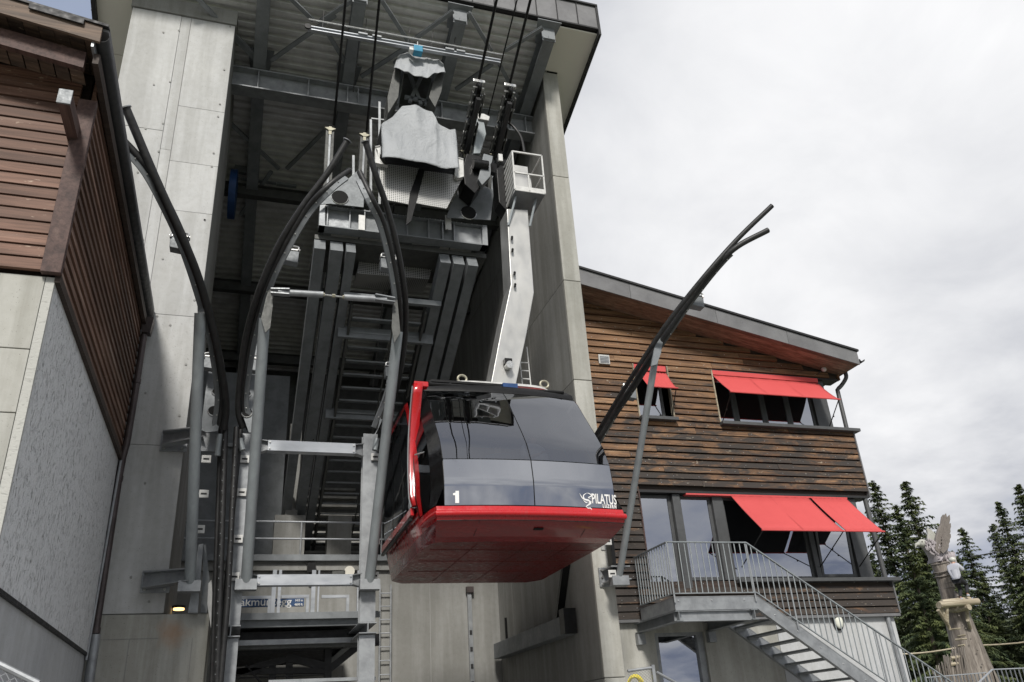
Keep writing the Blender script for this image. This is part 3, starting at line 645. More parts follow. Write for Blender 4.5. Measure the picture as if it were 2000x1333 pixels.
# ------------------------------------------------------------------ the larch-clad restaurant building on the right
FY = 15.0
RH = thing('larch_clad_house', (11, 20, 0), 'weathered larch-clad two-storey house with red awnings right of the station', 'house')
XR = 13.70; X0 = 6.56
def W(u, v, y=FY): return Y(u, v, y)
zs_l, zs_h = (W(1407,826).z+W(1667,841).z)/2, W(1390,724).z     # upper window band
u_x0, u_x1 = W(1407,826).x, XR
s_x0, s_x1 = W(1249,812).x, W(1315,818).x
zl_l, zl_h = W(1600,1131).z, W(1430,965).z                       # lower window band
l_x0 = W(1247,960).x
zbb = W(1700,1199).z                                            # bottom of the cladding
def rtop(x): return 10.63 - .2317*(x-7.06)+.06
# backing shell with openings left free
S = []
def shell(x0, x1, z0, z1): S.append((x0, x1, z0, z1))
b0, b1 = FY+.05, FY+.30
def wallbox(x0, x1, z0, z1, mat='rough_shadow_wood', nm='wall_panel'): build(MB().box((x0, b0, z0), (x1, b1, z1)), nm, mat, RH)
wallbox(X0, s_x0, zs_l, zs_h); wallbox(s_x1, u_x0, zs_l, zs_h); wallbox(X0, XR, zl_h, zs_l-.001); wallbox(X0, l_x0, zbb, zl_h-.001); wallbox(l_x0, XR, zbb, zl_l-.02)
build(MB().prism([(X0, b0, zs_h+.001), (XR, b0, zs_h+.001), (XR, b0, rtop(XR)), (X0, b0, rtop(X0))], (0, .25, 0)), 'gable_panel', 'rough_shadow_wood', RH)
build(MB().box((XR-.2, FY+.06, zbb), (XR-.02, FY+9, zl_l)), 'end_wall', 'rough_shadow_wood', RH)
build(MB().box((XR-.2, FY+.06, zl_h), (XR-.02, FY+9, zs_l)), 'end_wall', 'rough_shadow_wood', RH)
build(MB().box((XR-.2, FY+1.3, zl_l+.001), (XR-.02, FY+9, zl_h-.001)), 'end_wall', 'rough_shadow_wood', RH)
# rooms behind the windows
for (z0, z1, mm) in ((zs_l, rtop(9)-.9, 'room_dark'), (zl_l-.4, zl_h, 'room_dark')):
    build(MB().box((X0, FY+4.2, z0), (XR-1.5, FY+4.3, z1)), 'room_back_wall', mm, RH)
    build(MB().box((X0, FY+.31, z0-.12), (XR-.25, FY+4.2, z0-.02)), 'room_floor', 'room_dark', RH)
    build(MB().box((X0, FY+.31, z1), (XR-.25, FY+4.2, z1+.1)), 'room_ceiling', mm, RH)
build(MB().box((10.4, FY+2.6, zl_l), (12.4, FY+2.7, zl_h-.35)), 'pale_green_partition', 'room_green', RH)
build(MB().bar((11.2, FY+2.2, zl_l), (11.75, FY+2.2, zl_h), .12, .12), 'inner_strut', 'steel_galv', RH)
build(MB().box((9.2, FY+2.0, zl_l), (10.3, FY+2.1, zl_h-.5)), 'white_interior_screen', 'plaster_white', RH)
# planks
row = 0; z = zbb
while z < 10.9:
    pt = .150 if z < zs_h else .165
    z1 = z+pt-.022
    segs = [(X0, XR)]
    def cut(segs, a, b):
        o = []
        for s, e in segs:
            if b <= s or a >= e: o.append((s, e)); continue
            if a > s: o.append((s, a))
            if b < e: o.append((b, e))
        return o
    if z1 > zl_l-.03 and z < zl_h: segs = cut(segs, l_x0, XR+1)
    if z1 > zs_l-.02 and z < zs_h+.03: segs = cut(segs, u_x0, XR+1)
    if z1 > zs_l+.03 and z < zs_h+.03: segs = cut(segs, s_x0, s_x1)
    if z > zs_h:
        xe_ = 7.06+(10.63+.02-z1)/.2317; segs = [(s, min(e, xe_)) for s, e in segs if min(e, xe_) > s+.1]
    if z < 3.9: segs = [(s, e) for s, e in segs]
    for s, e in segs:
        cutp = [s]
        L_ = e-s
        if L_ > 3.5: cutp += [s+L_*random.uniform(.3, .7)] if L_ < 5 else [s+L_*random.uniform(.15, .42), s+L_*random.uniform(.52, .85)]
        cutp.append(e)
        for a, b in zip(cutp, cutp[1:]):
            if b-a < .02: continue
            j = random.uniform(-.008, .008); t = random.uniform(0, .018)
            a2, b2 = a+.002, b-.002
            m = MB().hexa([(a2,FY-.032-t,z+j),(b2,FY-.032-t,z+j),(b2,FY+.05,z+j),(a2,FY+.05,z+j),(a2,FY-.002-t,z1),(b2,FY-.002-t,z1),(b2,FY+.05,z1),(a2,FY+.05,z1)])
            build(m, 'plank', 'siding_larch', RH)
    z += pt; row += 1
# screw heads
m = MB()
z = zbb; 
while z < 10.3:
    pt = .150 if z < zs_h else .165; x = X0+.25+.31*((int(z/pt)) % 2)
    while x < XR-.1:
        ok = not (zl_l-.1 < z < zl_h and x > l_x0-.05) and not (zs_l-.1 < z < zs_h and (x > u_x0-.05 or s_x0-.05 < x < s_x1+.05)) and z < rtop(x)-.25
        if ok: m.box((x, FY-.034, z+.05), (x+.012, FY-.018, z+.062))
        x += .62
    z += pt
build(m, 'screw_heads', 'bolt_metal', RH, kind='stuff')
build(MB().box((XR-.001, FY-.045, zbb), (XR+.03, FY+.06, zl_l-.03)), 'corner_trim', 'sheet_grey', RH)
build(MB().box((XR-.001, FY-.045, zl_h), (XR+.03, FY+.06, zs_l-.03)), 'corner_trim', 'sheet_grey', RH)
build(MB().box((XR-.001, FY-.035, zs_h), (XR+.03, FY+.06, rtop(XR)-.02)), 'corner_trim', 'siding_larch', RH)
# roof: grey metal fascia, timber soffit boards, gutter at the low end
FO = 14.30
def ft(x, y=FO): # top line through the measured ends
    a, b = Y(1132,525,FO), Y(1672,687,FO); return a.z+(b.z-a.z)*(x-a.x)/(b.x-a.x)
a_, b_ = Y(1133,554,FO), Y(1676,711,FO)
def fb(x): return a_.z+(b_.z-a_.z)*(x-a_.x)/(b_.x-a_.x)
xa_, xb_ = 6.56, Y(1677,700,FO).x
RO = build(MB().prism([(xa_, FO+.04, fb(xa_)+.08), (xb_, FO+.04, fb(xb_)+.08), (xb_, FO+.04, ft(xb_)-.02), (xa_, FO+.04, ft(xa_)-.02)], (0, 10, 0)), 'roof', 'sheet_black', RH)
cx = [xa_, 7.9, 10.05, 11.9, xb_]
for i in range(4):
    p, q = cx[i]+.004, cx[i+1]-.004
    build(MB().prism([(p, FO, fb(p)), (q, FO, fb(q)), (q, FO, ft(q)), (p, FO, ft(p))], (0, .035, 0)), 'fascia_board', 'sheet_grey', RO)
build(MB().prism([(xa_, FO-.04, ft(xa_)+.002), (xb_+.03, FO-.04, ft(xb_)+.002), (xb_+.03, FO-.04, ft(xb_)+.05), (xa_, FO-.04, ft(xa_)+.05)], (0, .3, 0)), 'roof_edge_trim', 'sheet_black', RO)
for k in range(6):
    y0 = FO+.036+k*.115; y1 = y0+.112
    build(MB().prism([(xa_, y0, fb(xa_)+.01), (xb_-.03, y0, fb(xb_)+.01), (xb_-.03, y0, fb(xb_)+.035), (xa_, y0, fb(xa_)+.035)], (0, y1-y0, 0)), 'soffit_board', 'soffit_larch', RO)
build(MB().prism([(XR+.04, FO+.62, fb(XR)-.0), (xb_-.04, FO+.62, fb(xb_)), (xb_-.04, FO+.62, fb(xb_)+.03), (XR+.04, FO+.62, fb(XR)+.03)], (0, 8, 0)), 'soffit_board', 'soffit_larch', RO)
m = MB(); rows = []
for k in range(9):
    t = math.pi*k/8; rows.append([(xb_+.08-.07*math.cos(t), yy, fb(xb_)+.14-.07*math.sin(t)) for yy in (FO-.02, FO+9)])
build(m.grid(rows), 'gutter', 'sheet_black', RO, smooth=True, solid=.006)
build(MB().box((6.50, FO+.1, ft(6.6)), (6.60, FO+.5, ft(6.6)+.16)), 'chimney_flashing', 'sheet_grey', RO)
# downpipe
gp = Y(1640, 742, FO+.6); DP = thing('house_downpipe', (XR+.1, FY, 0), 'dark grey round downpipe at the right corner of the larch-clad house', 'downpipe')
zz_ = fb(xb_)+.05
pts = [(xb_+.05, FY-.1, zz_), (xb_+.03, FY-.1, zz_-.14), (XR+.06, FY+.0, zz_-.30), (XR-.09, FY+.02, zz_-.42), (XR-.10, FY+.03, zs_l+.02)]
build(MB().tube(catmull(pts[:4], 3)+[pts[4]], .05, 12), 'pipe', 'frame_grey', DP, smooth=True)
c0, c1 = W(1683,975), W(1724,1130); build(MB().tube([(XR-.09, FY+.03, zl_h-.02), (XR-.09, FY+.03, zl_l+.01)], .055, 12), 'lower_pipe', 'frame_grey', DP, smooth=True)
# sills, heads and reveals
def sill(x0, x1, z, nm='sill'): build(MB().box((x0, FY-.16, z-.075), (x1, FY+.3, z)), nm, 'frame_grey', RH, bevel=.006)
sill(u_x0-.03, XR+.13, zs_l); sill(s_x0-.03, s_x1+.05, zs_l+.02); sill(l_x0+2.0, XR+.16, zl_l)
for x in (u_x0, s_x0, s_x1+.03):
    build(MB().box((x-.03, FY-.05, zs_l), (x, FY+.3, zs_h)), 'window_reveal', 'log_pale', RH)
build(MB().box((l_x0-.03, FY-.05, zl_l), (l_x0, FY+.3, zl_h)), 'window_reveal', 'board_brown', RH)
build(MB().box((u_x0, FY-.02, zs_h-.02), (XR-.02, FY+.3, zs_h+.02)), 'window_head', 'sheet_black', RH)
build(MB().box((l_x0, FY-.03, zl_h-.02), (XR-.02, FY+.3, zl_h+.03)), 'window_head', 'sheet_black', RH)
def window(x0, x1, z0, z1, y=FY+.14, fw=.07, tilt=0, nm='window', label=None, frost=0):
    f = MB(); d = .06
    f.box((x0, y, z0), (x0+fw, y+d, z1)); f.box((x1-fw, y, z0), (x1, y+d, z1)); f.box((x0+fw, y, z0), (x1-fw, y+d, z0+fw)); f.box((x0+fw, y, z1-fw), (x1-fw, y+d, z1))
    fo = build(f, nm, 'frame_grey', RH, label=label, bevel=.004)
    if tilt:
        s = MB(); yt = y-.01
        def sh(z): return -tilt*(z-z0)/(z1-z0)
        def sb(a0, a1, c0, c1): s.hexa([(a0,yt+sh(c0),c0),(a1,yt+sh(c0),c0),(a1,yt+sh(c0)+.04,c0),(a0,yt+sh(c0)+.04,c0),(a0,yt+sh(c1),c1),(a1,yt+sh(c1),c1),(a1,yt+sh(c1)+.04,c1),(a0,yt+sh(c1)+.04,c1)])
        e = .05; sb(x0+e, x0+e+.06, z0+e, z1-e); sb(x1-e-.06, x1-e, z0+e, z1-e); sb(x0+e+.06, x1-e-.06, z0+e, z0+e+.06); sb(x0+e+.06, x1-e-.06, z1-e-.06, z1-e)
        so_ = build(s, 'sash', 'frame_grey', fo)
        g = MB().grid([[(x0+e+.05, yt+.02+sh(z0), z0+e), (x1-e-.05, yt+.02+sh(z0), z0+e)], [(x0+e+.05, yt+.02+sh(z1), z1-e), (x1-e-.05, yt+.02+sh(z1), z1-e)]])
        build(g, 'pane', 'glass_window', fo, solid=.012)
    else:
        build(MB().box((x0+fw-.005, y+.02, z0+fw-.005), (x1-fw+.005, y+.032, z1-fw+.005)), 'pane', 'glass_window', fo)
    return fo
ub = [u_x0+.02, W(1450,830).x, W(1506,832).x, W(1555,835).x, W(1606,838).x]
for i in range(4): window(ub[i], ub[i+1]-.005, zs_l+.01, zs_h-.03, tilt=0)
build(MB().box((ub[4], FY+.08, zs_l), (W(1634,839).x, FY+.25, zs_h-.02)), 'grey_panel', 'frame_grey', RH)
sx = (s_x0+s_x1)/2
window(s_x0+.02, s_x1-.10, zs_l+.03, zs_h-.03)
lx = [l_x0+.01, W(1341,1120).x, W(1424,1123).x, W(1602,1128).x, W(1686,1130).x]
zd = 3.72
window(lx[0], W(1338,1125).x, zd, zl_h-.03, nm='glazed_door')
window(W(1352,1120).x, W(1424,1123).x-.06, zl_l+.01, zl_h-.03, tilt=.0)
build(MB().box((W(1424,1123).x-.06, FY+.06, zl_l+.005), (W(1440,1123).x, FY+.28, zl_h-.03)), 'mullion', 'frame_grey', RH)
build(MB().box((W(1338,1125).x+.001, FY+.04, zd), (W(1352,1120).x-.001, FY+.28, zl_h-.03)), 'mullion', 'frame_grey', RH)
wl = window(W(1440,1123).x+.001, lx[3], zl_l+.01, zl_h-.03)
build(MB().box((W(1440,1123).x+.08, FY+.175, zl_l+.09), (lx[3]-.08, FY+.182, W(1520,1083).z)), 'frosted_lower_pane', 'frosted', wl)
window(lx[3]+.12, lx[4], zl_l+.01, zl_h-.03, tilt=.14)
build(MB().box((lx[3]+.001, FY+.07, zl_l+.005), (lx[3]+.119, FY+.28, zl_h-.03)), 'mullion', 'frame_grey', RH)
build(MB().box((lx[4]+.001, FY+.06, zl_l+.005), (W(1712,1130).x, FY+.25, zl_h-.03)), 'grey_panel', 'frame_grey', RH)
# awnings
def awning(tl, tr, bl, br, label, arms, inner=True):
    A = Y(*tl, FY-.02); B = Y(*tr, FY-.02)
    Cp = X(*bl, A.x); Dp = X(*br, B.x)
    yb_ = (Cp.y+Dp.y)/2; zb_ = (Cp.z+Dp.z)/2; zt_ = (A.z+B.z)/2
    rows = []
    for i in range(7):
        t = i/6; sag = .030*math.sin(math.pi*t)
        rows.append([(A.x+(B.x-A.x)*k/24, FY-.02+(yb_-FY+.02)*t, zt_+(zb_-zt_)*t-sag*(.75+.25*math.sin(k*1.1+A.x*3))-.006*math.sin(k*2.3+t*5)) for k in range(25)])
    o = build(MB().grid(rows), 'awning', 'awning_red', RH, label=label, solid=.004, smooth=True)
    build(MB().grid([[(p[0], p[1]+.004, p[2]-.012) for p in r] for r in rows]), 'dark_lining', 'cloth_black', o, smooth=True)
    build(MB().tube([(A.x-.02, yb_, zb_), (B.x+.03, yb_, zb_)], .018, 8), 'front_rod', 'awning_red', o, smooth=True)
    for q in range(1, int((B.x-A.x)/1.25)+1):
        xq = A.x+q*(B.x-A.x)/(int((B.x-A.x)/1.25)+1); build(MB().grid([[(xq-.006, r[0][1]-.003, r[0][2]+.006), (xq+.006, r[0][1]-.003, r[0][2]+.006)] for r in rows]), 'seam', 'awning_seam', o)
    for x in ((A.x+.01, B.x-.01) if inner else (B.x-.01,)):
        build(MB().bar((x, yb_, zb_), (x, FY+.06, zb_-arms), .014, .018), 'awning_arm', 'black_metal', o)
        mid = Vector((x, (yb_+FY)/2, zb_-arms/2)); build(MB().ball(mid, .02, 8, 5), 'arm_joint', 'black_metal', o)
    return o
build(MB().box((u_x0+.01, FY-.04, W(1392,733).z), (W(1596,748).x, FY+.1, zs_h-.01)), 'awning_cassette', 'awning_red', RH)
build(MB().box((s_x0+.01, FY-.04, W(1250,724).z), (s_x1-.02, FY+.1, zs_h-.01)), 'awning_cassette', 'awning_red', RH)
build(MB().box((W(1338,965).x, FY-.04, zl_h-.055), (W(1652,972).x, FY+.1, zl_h-.022)), 'awning_cassette', 'awning_red', RH)
awning((1392,734), (1596,748), (1426,765), (1641,781), 'wide red awning over the upper window band', .62)
awning((1247,726), (1301,730), (1263,754), (1325,759), 'small red awning over the narrow upper window', .62)
awning((1427,969), (1577,971), (1490,1036), (1648,1037), 'wide red awning over the lower windows', .55)
awning((1583,972), (1652,974), (1651,1037), (1728,1039), 'short red awning at the lower right corner', .55, inner=False)
# vent, lamps, socket
def smallbox(u0, v0, u1, v1, nm, label, cat, mat, inner):
    a, b = W(u0, v1, FY-.05), W(u1, v0, FY-.05); t = thing(nm, (a.x, FY-.05, a.z), label, cat)
    build(MB().box((a.x, FY-.075, a.z), (b.x, FY-.03, b.z)), 'frame', mat, t, bevel=.005)
    n = 5; e = .025
    for i in range(n):
        z0 = a.z+e+(b.z-a.z-2*e)*i/n; build(MB().box((a.x+e, FY-.085, z0), (b.x-e, FY-.075, z0+(b.z-a.z-2*e)/n*.7)), 'louvre', inner, t)
smallbox(1170, 695, 1189, 711, 'wall_vent', 'small square white louvred vent on the larch boards beside the pillar', 'vent', 'cover_white_metal', 'steel_galv')
lp = W(1609, 722, FY-.12); lm = thing('spotlight', tuple(lp), 'small pale round spotlight under the low end of the eaves', 'lamp')
build(MB().ball(lp, (.07,.06,.06), 12, 8), 'lens', 'cover_white_metal', lm, smooth=True); build(MB().tube([lp+Vector((-.02,.03,0)), (lp.x-.14, FY-.04, lp.z-.10)], .014, 6), 'bracket', 'pipe_brown', lm)
# concrete and plaster base below the cladding
bz = zbb-.03; sp = W(1560, 1210).x
d0, d1, dz = W(1292,1240).x, W(1368,1240).x, W(1330,1240).z
build(MB().box((X0, FY+.10, 0), (d0-.10, FY+.4, bz)), 'base_wall', 'concrete_warm', RH)
build(MB().box((d0-.10, FY+.10, dz+.06), (d1+.14, FY+.4, bz)), 'base_wall', 'concrete_warm', RH)
build(MB().box((d1+.14, FY+.10, 0), (10.6, FY+.4, bz)), 'base_wall', 'concrete_warm', RH)
build(MB().box((10.605, FY+.09, 0), (XR-.08, FY+.4, bz)), 'plaster_wall', 'plaster_white', RH)
build(MB().box((XR-.25, FY+.401, 0), (XR-.08, FY+9, bz)), 'plaster_wall', 'plaster_white', RH)
build(MB().box((X0, FY-.03, bz-.03), (XR+.02, FY+.1, bz+.025)), 'drip_board', 'sheet_grey', RH)
bd = MB(); bd.box((d0-.10, FY+.16, 0), (d0, FY+.3, dz+.06)); bd.box((d1, FY+.16, 0), (d1+.14, FY+.3, dz+.06)); bd.box((d0, FY+.16, dz-.0), (d1, FY+.3, dz+.06))
bo = build(bd, 'basement_window', 'steel_galv', RH)
build(MB().box((d0, FY+.22, .9), (d1, FY+.235, dz)), 'pane', 'glass_window', bo)
build(MB().box((d0-.1, FY+.5, .5), (d1+.14, FY+1.2, dz+.1)), 'room_back', 'cloth_blue', bo)
ol = W(1638, 1214, FY+.02); om = thing('oval_wall_lamp', tuple(ol), 'oval white wall lamp with dark rim beside the outside stair', 'lamp')
build(MB().ball(ol, (.10,.06,.15), 16, 10), 'lens', 'lens_white', om, smooth=True)
m = MB().tube([(ol.x, FY+.085, ol.z), (ol.x, FY+.03, ol.z)], .01, 6); rows = []
for i in range(25):
    g = 2*math.pi*i/24; rows.append((math.cos(g), math.sin(g)))
pts = [(ol.x+.11*c, FY+.04, ol.z+.165*s) for c, s in rows]; m = MB().tube(pts, .018, 6, caps=False); build(m, 'rim', 'black_metal', om, smooth=True)
cp0, cp1 = W(1733,1205,FY+.05), W(1770,1338,FY+.05); build(MB().tube([cp0, cp1, (cp1.x, FY+.05, 0)], .05, 10), 'corner_pipe', 'steel_galv', RH, smooth=True)
# ------------------------------------------------------------------ outside stair
SY0, SY1 = 13.45, FY-.18
SR = thing('outside_stair', (9, 14.2, 0), 'galvanised steel outside stair with barred railing leading to the glazed door', 'stair')
p0 = Y(1316,1166,SY0); p1 = Y(1480,1165,SY0); q0 = Y(1316,1191,SY0); q1 = Y(1470,1190,SY0)
ztop, zbot = (p0.z+p1.z)/2, (q0.z+q1.z)/2
e1 = Y(1684,1311,SY0); sl_ = (e1.z-ztop)/(e1.x-p1.x); xend = p1.x+(0-ztop)/sl_; hh = ztop-zbot
for yy, nm in ((SY0, 'stringer'), (SY1, 'stringer')):
    m = MB(); s1 = .0
    m.prism([(p0.x, yy, zbot), (p1.x-.05, yy, zbot), (xend-.4, yy, .0), (xend, yy, 0), (p1.x, yy, ztop), (p0.x, yy, ztop)], (0, .016, 0))
    dr = Vector((1, 0, sl_)).normalized()
    for (a, b) in (((p0.x, zt_) , (p1.x, zt_)) for zt_ in (ztop,)): m.bar((a[0], yy+.04, ztop), (b[0], yy+.04, ztop), .09, .014)
    m.bar((p1.x, yy+.04, ztop), (xend, yy+.04, 0), .09, .014)
    m.bar((p0.x, yy+.04, zbot), (p1.x-.05, yy+.04, zbot), .09, .014); m.bar((p1.x-.05, yy+.04, zbot), (xend-.4, yy+.04, 0), .09, .014)
    build(m, nm, 'steel_galv', SR)
    mb_ = MB()
    for k in range(3): mb_.tube([(p0.x+.08+k*.68, yy-.012, (ztop+zbot)/2+.05), (p0.x+.08+k*.68, yy+.0, (ztop+zbot)/2+.05)], .016, 6)
    for k in range(9):
        x_ = p1.x+.3+k*.42; mb_.tube([(x_, yy-.012, ztop+sl_*(x_-p1.x)-.13), (x_, yy, ztop+sl_*(x_-p1.x)-.13)], .014, 6)
    build(mb_, 'bolt_heads', 'bolt_metal', SR, kind='stuff')
build(MB().box((p0.x, SY0+.017, zbot), (p0.x+.016, SY1, ztop)), 'end_beam', 'steel_galv', SR)
build(MB().box((p0.x+.02, SY0+.02, ztop-.05), (p1.x, SY1, ztop-.012)), 'landing_grating', 'steel_paint_mid', SR)
# carrying beams under the landing
u0 = Y(1316,1192,SY0+.02); u1 = Y(1316,1214,SY0+.02); hb = u0.z-u1.z
build(MB().ibeam((p0.x-.02, SY0+.06, zbot-hb/2-.01), (p1.x-.1, SY0+.06, zbot-hb/2-.01), .12, hb-.01, .012), 'carrying_beam', 'steel_galv', SR)
for x in (p0.x+.03, p1.x-.16): build(MB().ibeam((x, SY0-.05, zbot-hb/2-.012), (x, FY+.1, zbot-hb/2-.012), .14, hb-.012, .014), 'cantilever_beam', 'steel_paint_mid', SR)
for x in (p0.x+.03, p1.x-.16): build(MB().box((x-.08, FY-.02, zbot-hb-.22), (x+.08, FY+.1, zbot-hb-.02)), 'wall_bracket', 'steel_galv', SR)
# treads
n = 0; x = p1.x+.10
tp = (Y(1457,1240,SY1)-Y(1431,1223,SY1)).length
tr0 = MB().box((0, SY0+.018, -.03), (.255, SY1, .0))
td = None; dz_ = .178; dx_ = -dz_/sl_
k = 1
while ztop-k*dz_ > .1:
    zc_ = ztop-k*dz_-.03; xc_ = p1.x+k*dx_-.24
    if td is None: td = build(MB().box((-.0+xc_, SY0+.018, zc_-.035), (xc_+.26, SY1, zc_)), 'tread', 'steel_paint_mid', SR); x00, z00 = xc_, zc_
    else: share(td, SR, Matrix.Translation((xc_-x00, 0, zc_-z00)))
    build(MB().box((xc_+.01, SY0+.018, zc_-.075), (xc_+.22, SY0+.05, zc_-.036)), 'tread_clip', 'steel_galv', SR); build(MB().box((xc_+.01, SY1-.035, zc_-.075), (xc_+.22, SY1, zc_-.036)), 'tread_clip', 'steel_galv', SR)
    k += 1
# railing
ry = SY0-.03
t0 = Y(1302,1059,ry); t1 = Y(1456,1060,ry); t2 = Y(1760,1266,ry); b0_ = Y(1316,1159,ry); b1_ = Y(1477,1158,ry); b2_ = Y(1695,1307,ry)
zt_ = (t0.z+t1.z)/2; zb_ = (b0_.z+b1_.z)/2; xl_ = (t0.x+b0_.x)/2
st_ = (t2.z-zt_)/(t2.x-t1.x); sb_ = (b2_.z-zb_)/(b2_.x-b1_.x)
xE = 13.6; 
build(MB().bar((xl_, ry, zt_), (t1.x, ry, zt_), .045, .02), 'handrail', 'steel_tube', SR); build(MB().bar((t1.x, ry, zt_), (xE, ry, zt_+st_*(xE-t1.x)), .045, .02), 'handrail', 'steel_tube', SR)
build(MB().bar((xl_, ry, zb_), (b1_.x, ry, zb_), .03, .016), 'lower_rail', 'steel_tube', SR); build(MB().bar((b1_.x, ry, zb_), (xE, ry, zb_+sb_*(xE-b1_.x)), .03, .016), 'lower_rail', 'steel_tube', SR)
nb = int((xE-xl_)/.118)
for i in range(nb+1):
    x = xl_+i*.118; zt2 = zt_ if x < t1.x else zt_+st_*(x-t1.x); zb2 = zb_ if x < b1_.x else zb_+sb_*(x-b1_.x)
    build(MB().tube([(x, ry, zb2), (x, ry, zt2)], .0105, 6), 'baluster', 'steel_tube', SR)
for x in (xl_, t1.x-.0, 9.9, 11.6, 13.2):
    zt2 = zt_ if x <= t1.x else zt_+st_*(x-t1.x); zb2 = ztop if x <= p1.x else ztop+sl_*(x-p1.x)
    build(MB().bar((x, ry+.0, zb2-.1), (x, ry, zt2-.01), .03, .012, (0,1,0)), 'rail_post', 'steel_galv', SR)
build(MB().bar((xl_, ry, zt_), (xl_, SY1-.02, zt_), .045, .02), 'handrail', 'steel_tube', SR); build(MB().bar((xl_, ry, zb_), (xl_, SY1-.02, zb_), .03, .016), 'lower_rail', 'steel_tube', SR)
for i in range(13):
    y_ = ry+.1+i*.105; build(MB().tube([(xl_, y_, zb_), (xl_, y_, zt_)], .0105, 6), 'baluster', 'steel_tube', SR)
# ------------------------------------------------------------------ red cable car
CX = 4.015
CC = thing('cable_car', (CX, 13, 4.0), 'red cable car cabin with dark curved windscreen hanging from a pale steel arm', 'cable car')
PROF = [(4.19, 11.52), (4.23, 11.36), (4.32, 11.10), (4.38, 10.98), (4.50, 10.955), (4.585, 10.99), (4.95, 10.97), (5.30, 11.02), (5.65, 11.19), (6.0, 11.46), (6.35, 11.74), (6.69, 12.0), (6.80, 12.10), (6.92, 12.26)]
def yf(z):
    for (a, b), (c, d) in zip(PROF, PROF[1:]):
        if z <= c: return b+(d-b)*(z-a)/(c-a)
    return PROF[-1][1]
def hw(z):   # half width of the flat front
    return 1.335 if z > 4.6 else (1.45 if z > 4.35 else 1.45-(4.35-z)*.55)
def sw(z):   # half width of the body sides
    if z < 4.9: return 1.44+.16*min(1, (z-4.13)/.77)
    return 1.60-.06*((z-4.9)/2.0)**2
YB = 14.95; CHM = .95
def ys_(z): return yf(z)+.80        # y where the side begins
def outline(z, n=9):
    """front centre strip, chamfer, side, back; list of points going round"""
    h, s, f = hw(z), sw(z), yf(z); p = []
    for i in range(n):
        t = -1+2*i/(n-1); p.append((CX+t*h, f+.10*t*t-.0*abs(t), z))
    s = max(s, h+.02); sr = max(s-.10, h+.02)
    r = [(CX+h+(sr-h)*.55, f+.10+.22, z), (CX+sr, max(ys_(z), f+.7), z)]
    back = [(CX+sr, YB-.25, z), (CX+sr-.22, YB, z), (CX-s+.22, YB, z), (CX-s, YB-.25, z)]
    l = [(CX-s, max(ys_(z), f+.7), z), (CX-h-(s-h)*.55, f+.10+.22, z)]
    return p + r + back + l
def band(z0, z1, sel=None, n=4, off=0):
    rows = []
    for i in range(n+1):
        z = z0+(z1-z0)*i/n; o = outline(z); o = o+[o[0]]
        rows.append(o if sel is None else [o[k % len(outline(z))] for k in sel])
    return MB().grid(rows)
NO = len(outline(5))
# underside
def bot():
    o = outline(4.19); m = MB(); m.add(o, [tuple(range(len(o)))[::-1]]); return m
build(band(4.23, 4.375, n=5), 'belly', 'red_shaded', CC, smooth=True)
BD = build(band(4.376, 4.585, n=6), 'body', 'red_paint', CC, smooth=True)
build(band(4.19, 4.23, n=1), 'lower_edge', 'red_shaded', CC, smooth=True)
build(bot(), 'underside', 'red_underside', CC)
m = MB()
for yy in (12.1, 12.95, 13.8): m.box((CX-1.33, yy, 4.184), (CX+1.33, yy+.012, 4.189))
for xx in (-.7, .1, .8): m.box((CX+xx, 11.7, 4.184), (CX+xx+.010, 14.8, 4.188))
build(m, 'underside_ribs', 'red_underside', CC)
# bumper lip
pts = [(a, b-.012, c) for a, b, c in outline(4.47)[:11]]; ptsl = [outline(4.47)[k] for k in (NO-2, NO-1)]
build(MB().tube([Vector(ptsl[0])]+[Vector(ptsl[1])]+[Vector(p) for p in pts], .045, 10), 'bumper', 'red_paint', CC, smooth=True)
# windscreen: four panes with black joints
def pane(t0, t1, z0, z1, nm, off=.0, mt='glass_cabin'):
    rows = []
    for i in range(11):
        z = z0+(z1-z0)*i/10; h, f = hw(4.7), yf(z); rows.append([(CX+t*h, f+.10*t*t-off, z) for t in [t0+(t1-t0)*k/10 for k in range(11)]])
    return build(MB().grid(rows), nm, mt, CC, smooth=True)
g_ = .006
for (t0, t1) in ((-1+g_, -g_), (g_, 1-g_)):
    pane(t0, t1, 4.60, 5.29, 'lower_windscreen_pane', mt='glass_mirror'); pane(t0, t1, 5.302, 6.84, 'upper_windscreen_pane')
def strip(t0, t1, z0, z1, off, nm, mat):
    rows = []
    for i in range(15):
        z = z0+(z1-z0)*i/14; f = yf(z); rows.append([(CX+t*hw(4.7), f+.10*t*t+off, z) for t in [t0+(t1-t0)*k/8 for k in range(9)]])
    return build(MB().grid(rows), nm, mat, CC, smooth=True, solid=.02)
strip(-.02, .02, 4.6, 6.84, .022, 'centre_joint', 'black_metal'); strip(-1, 1, 5.275, 5.318, .022, 'cross_joint', 'black_metal')
strip(-1.0, -.955, 4.59, 6.86, .022, 'screen_frame', 'black_metal'); strip(.955, 1.0, 4.59, 6.86, .022, 'screen_frame', 'black_metal'); strip(-1, 1, 6.78, 6.90, .03, 'screen_frame', 'black_metal'); strip(-1, 1, 4.575, 4.61, .022, 'screen_frame', 'black_metal')
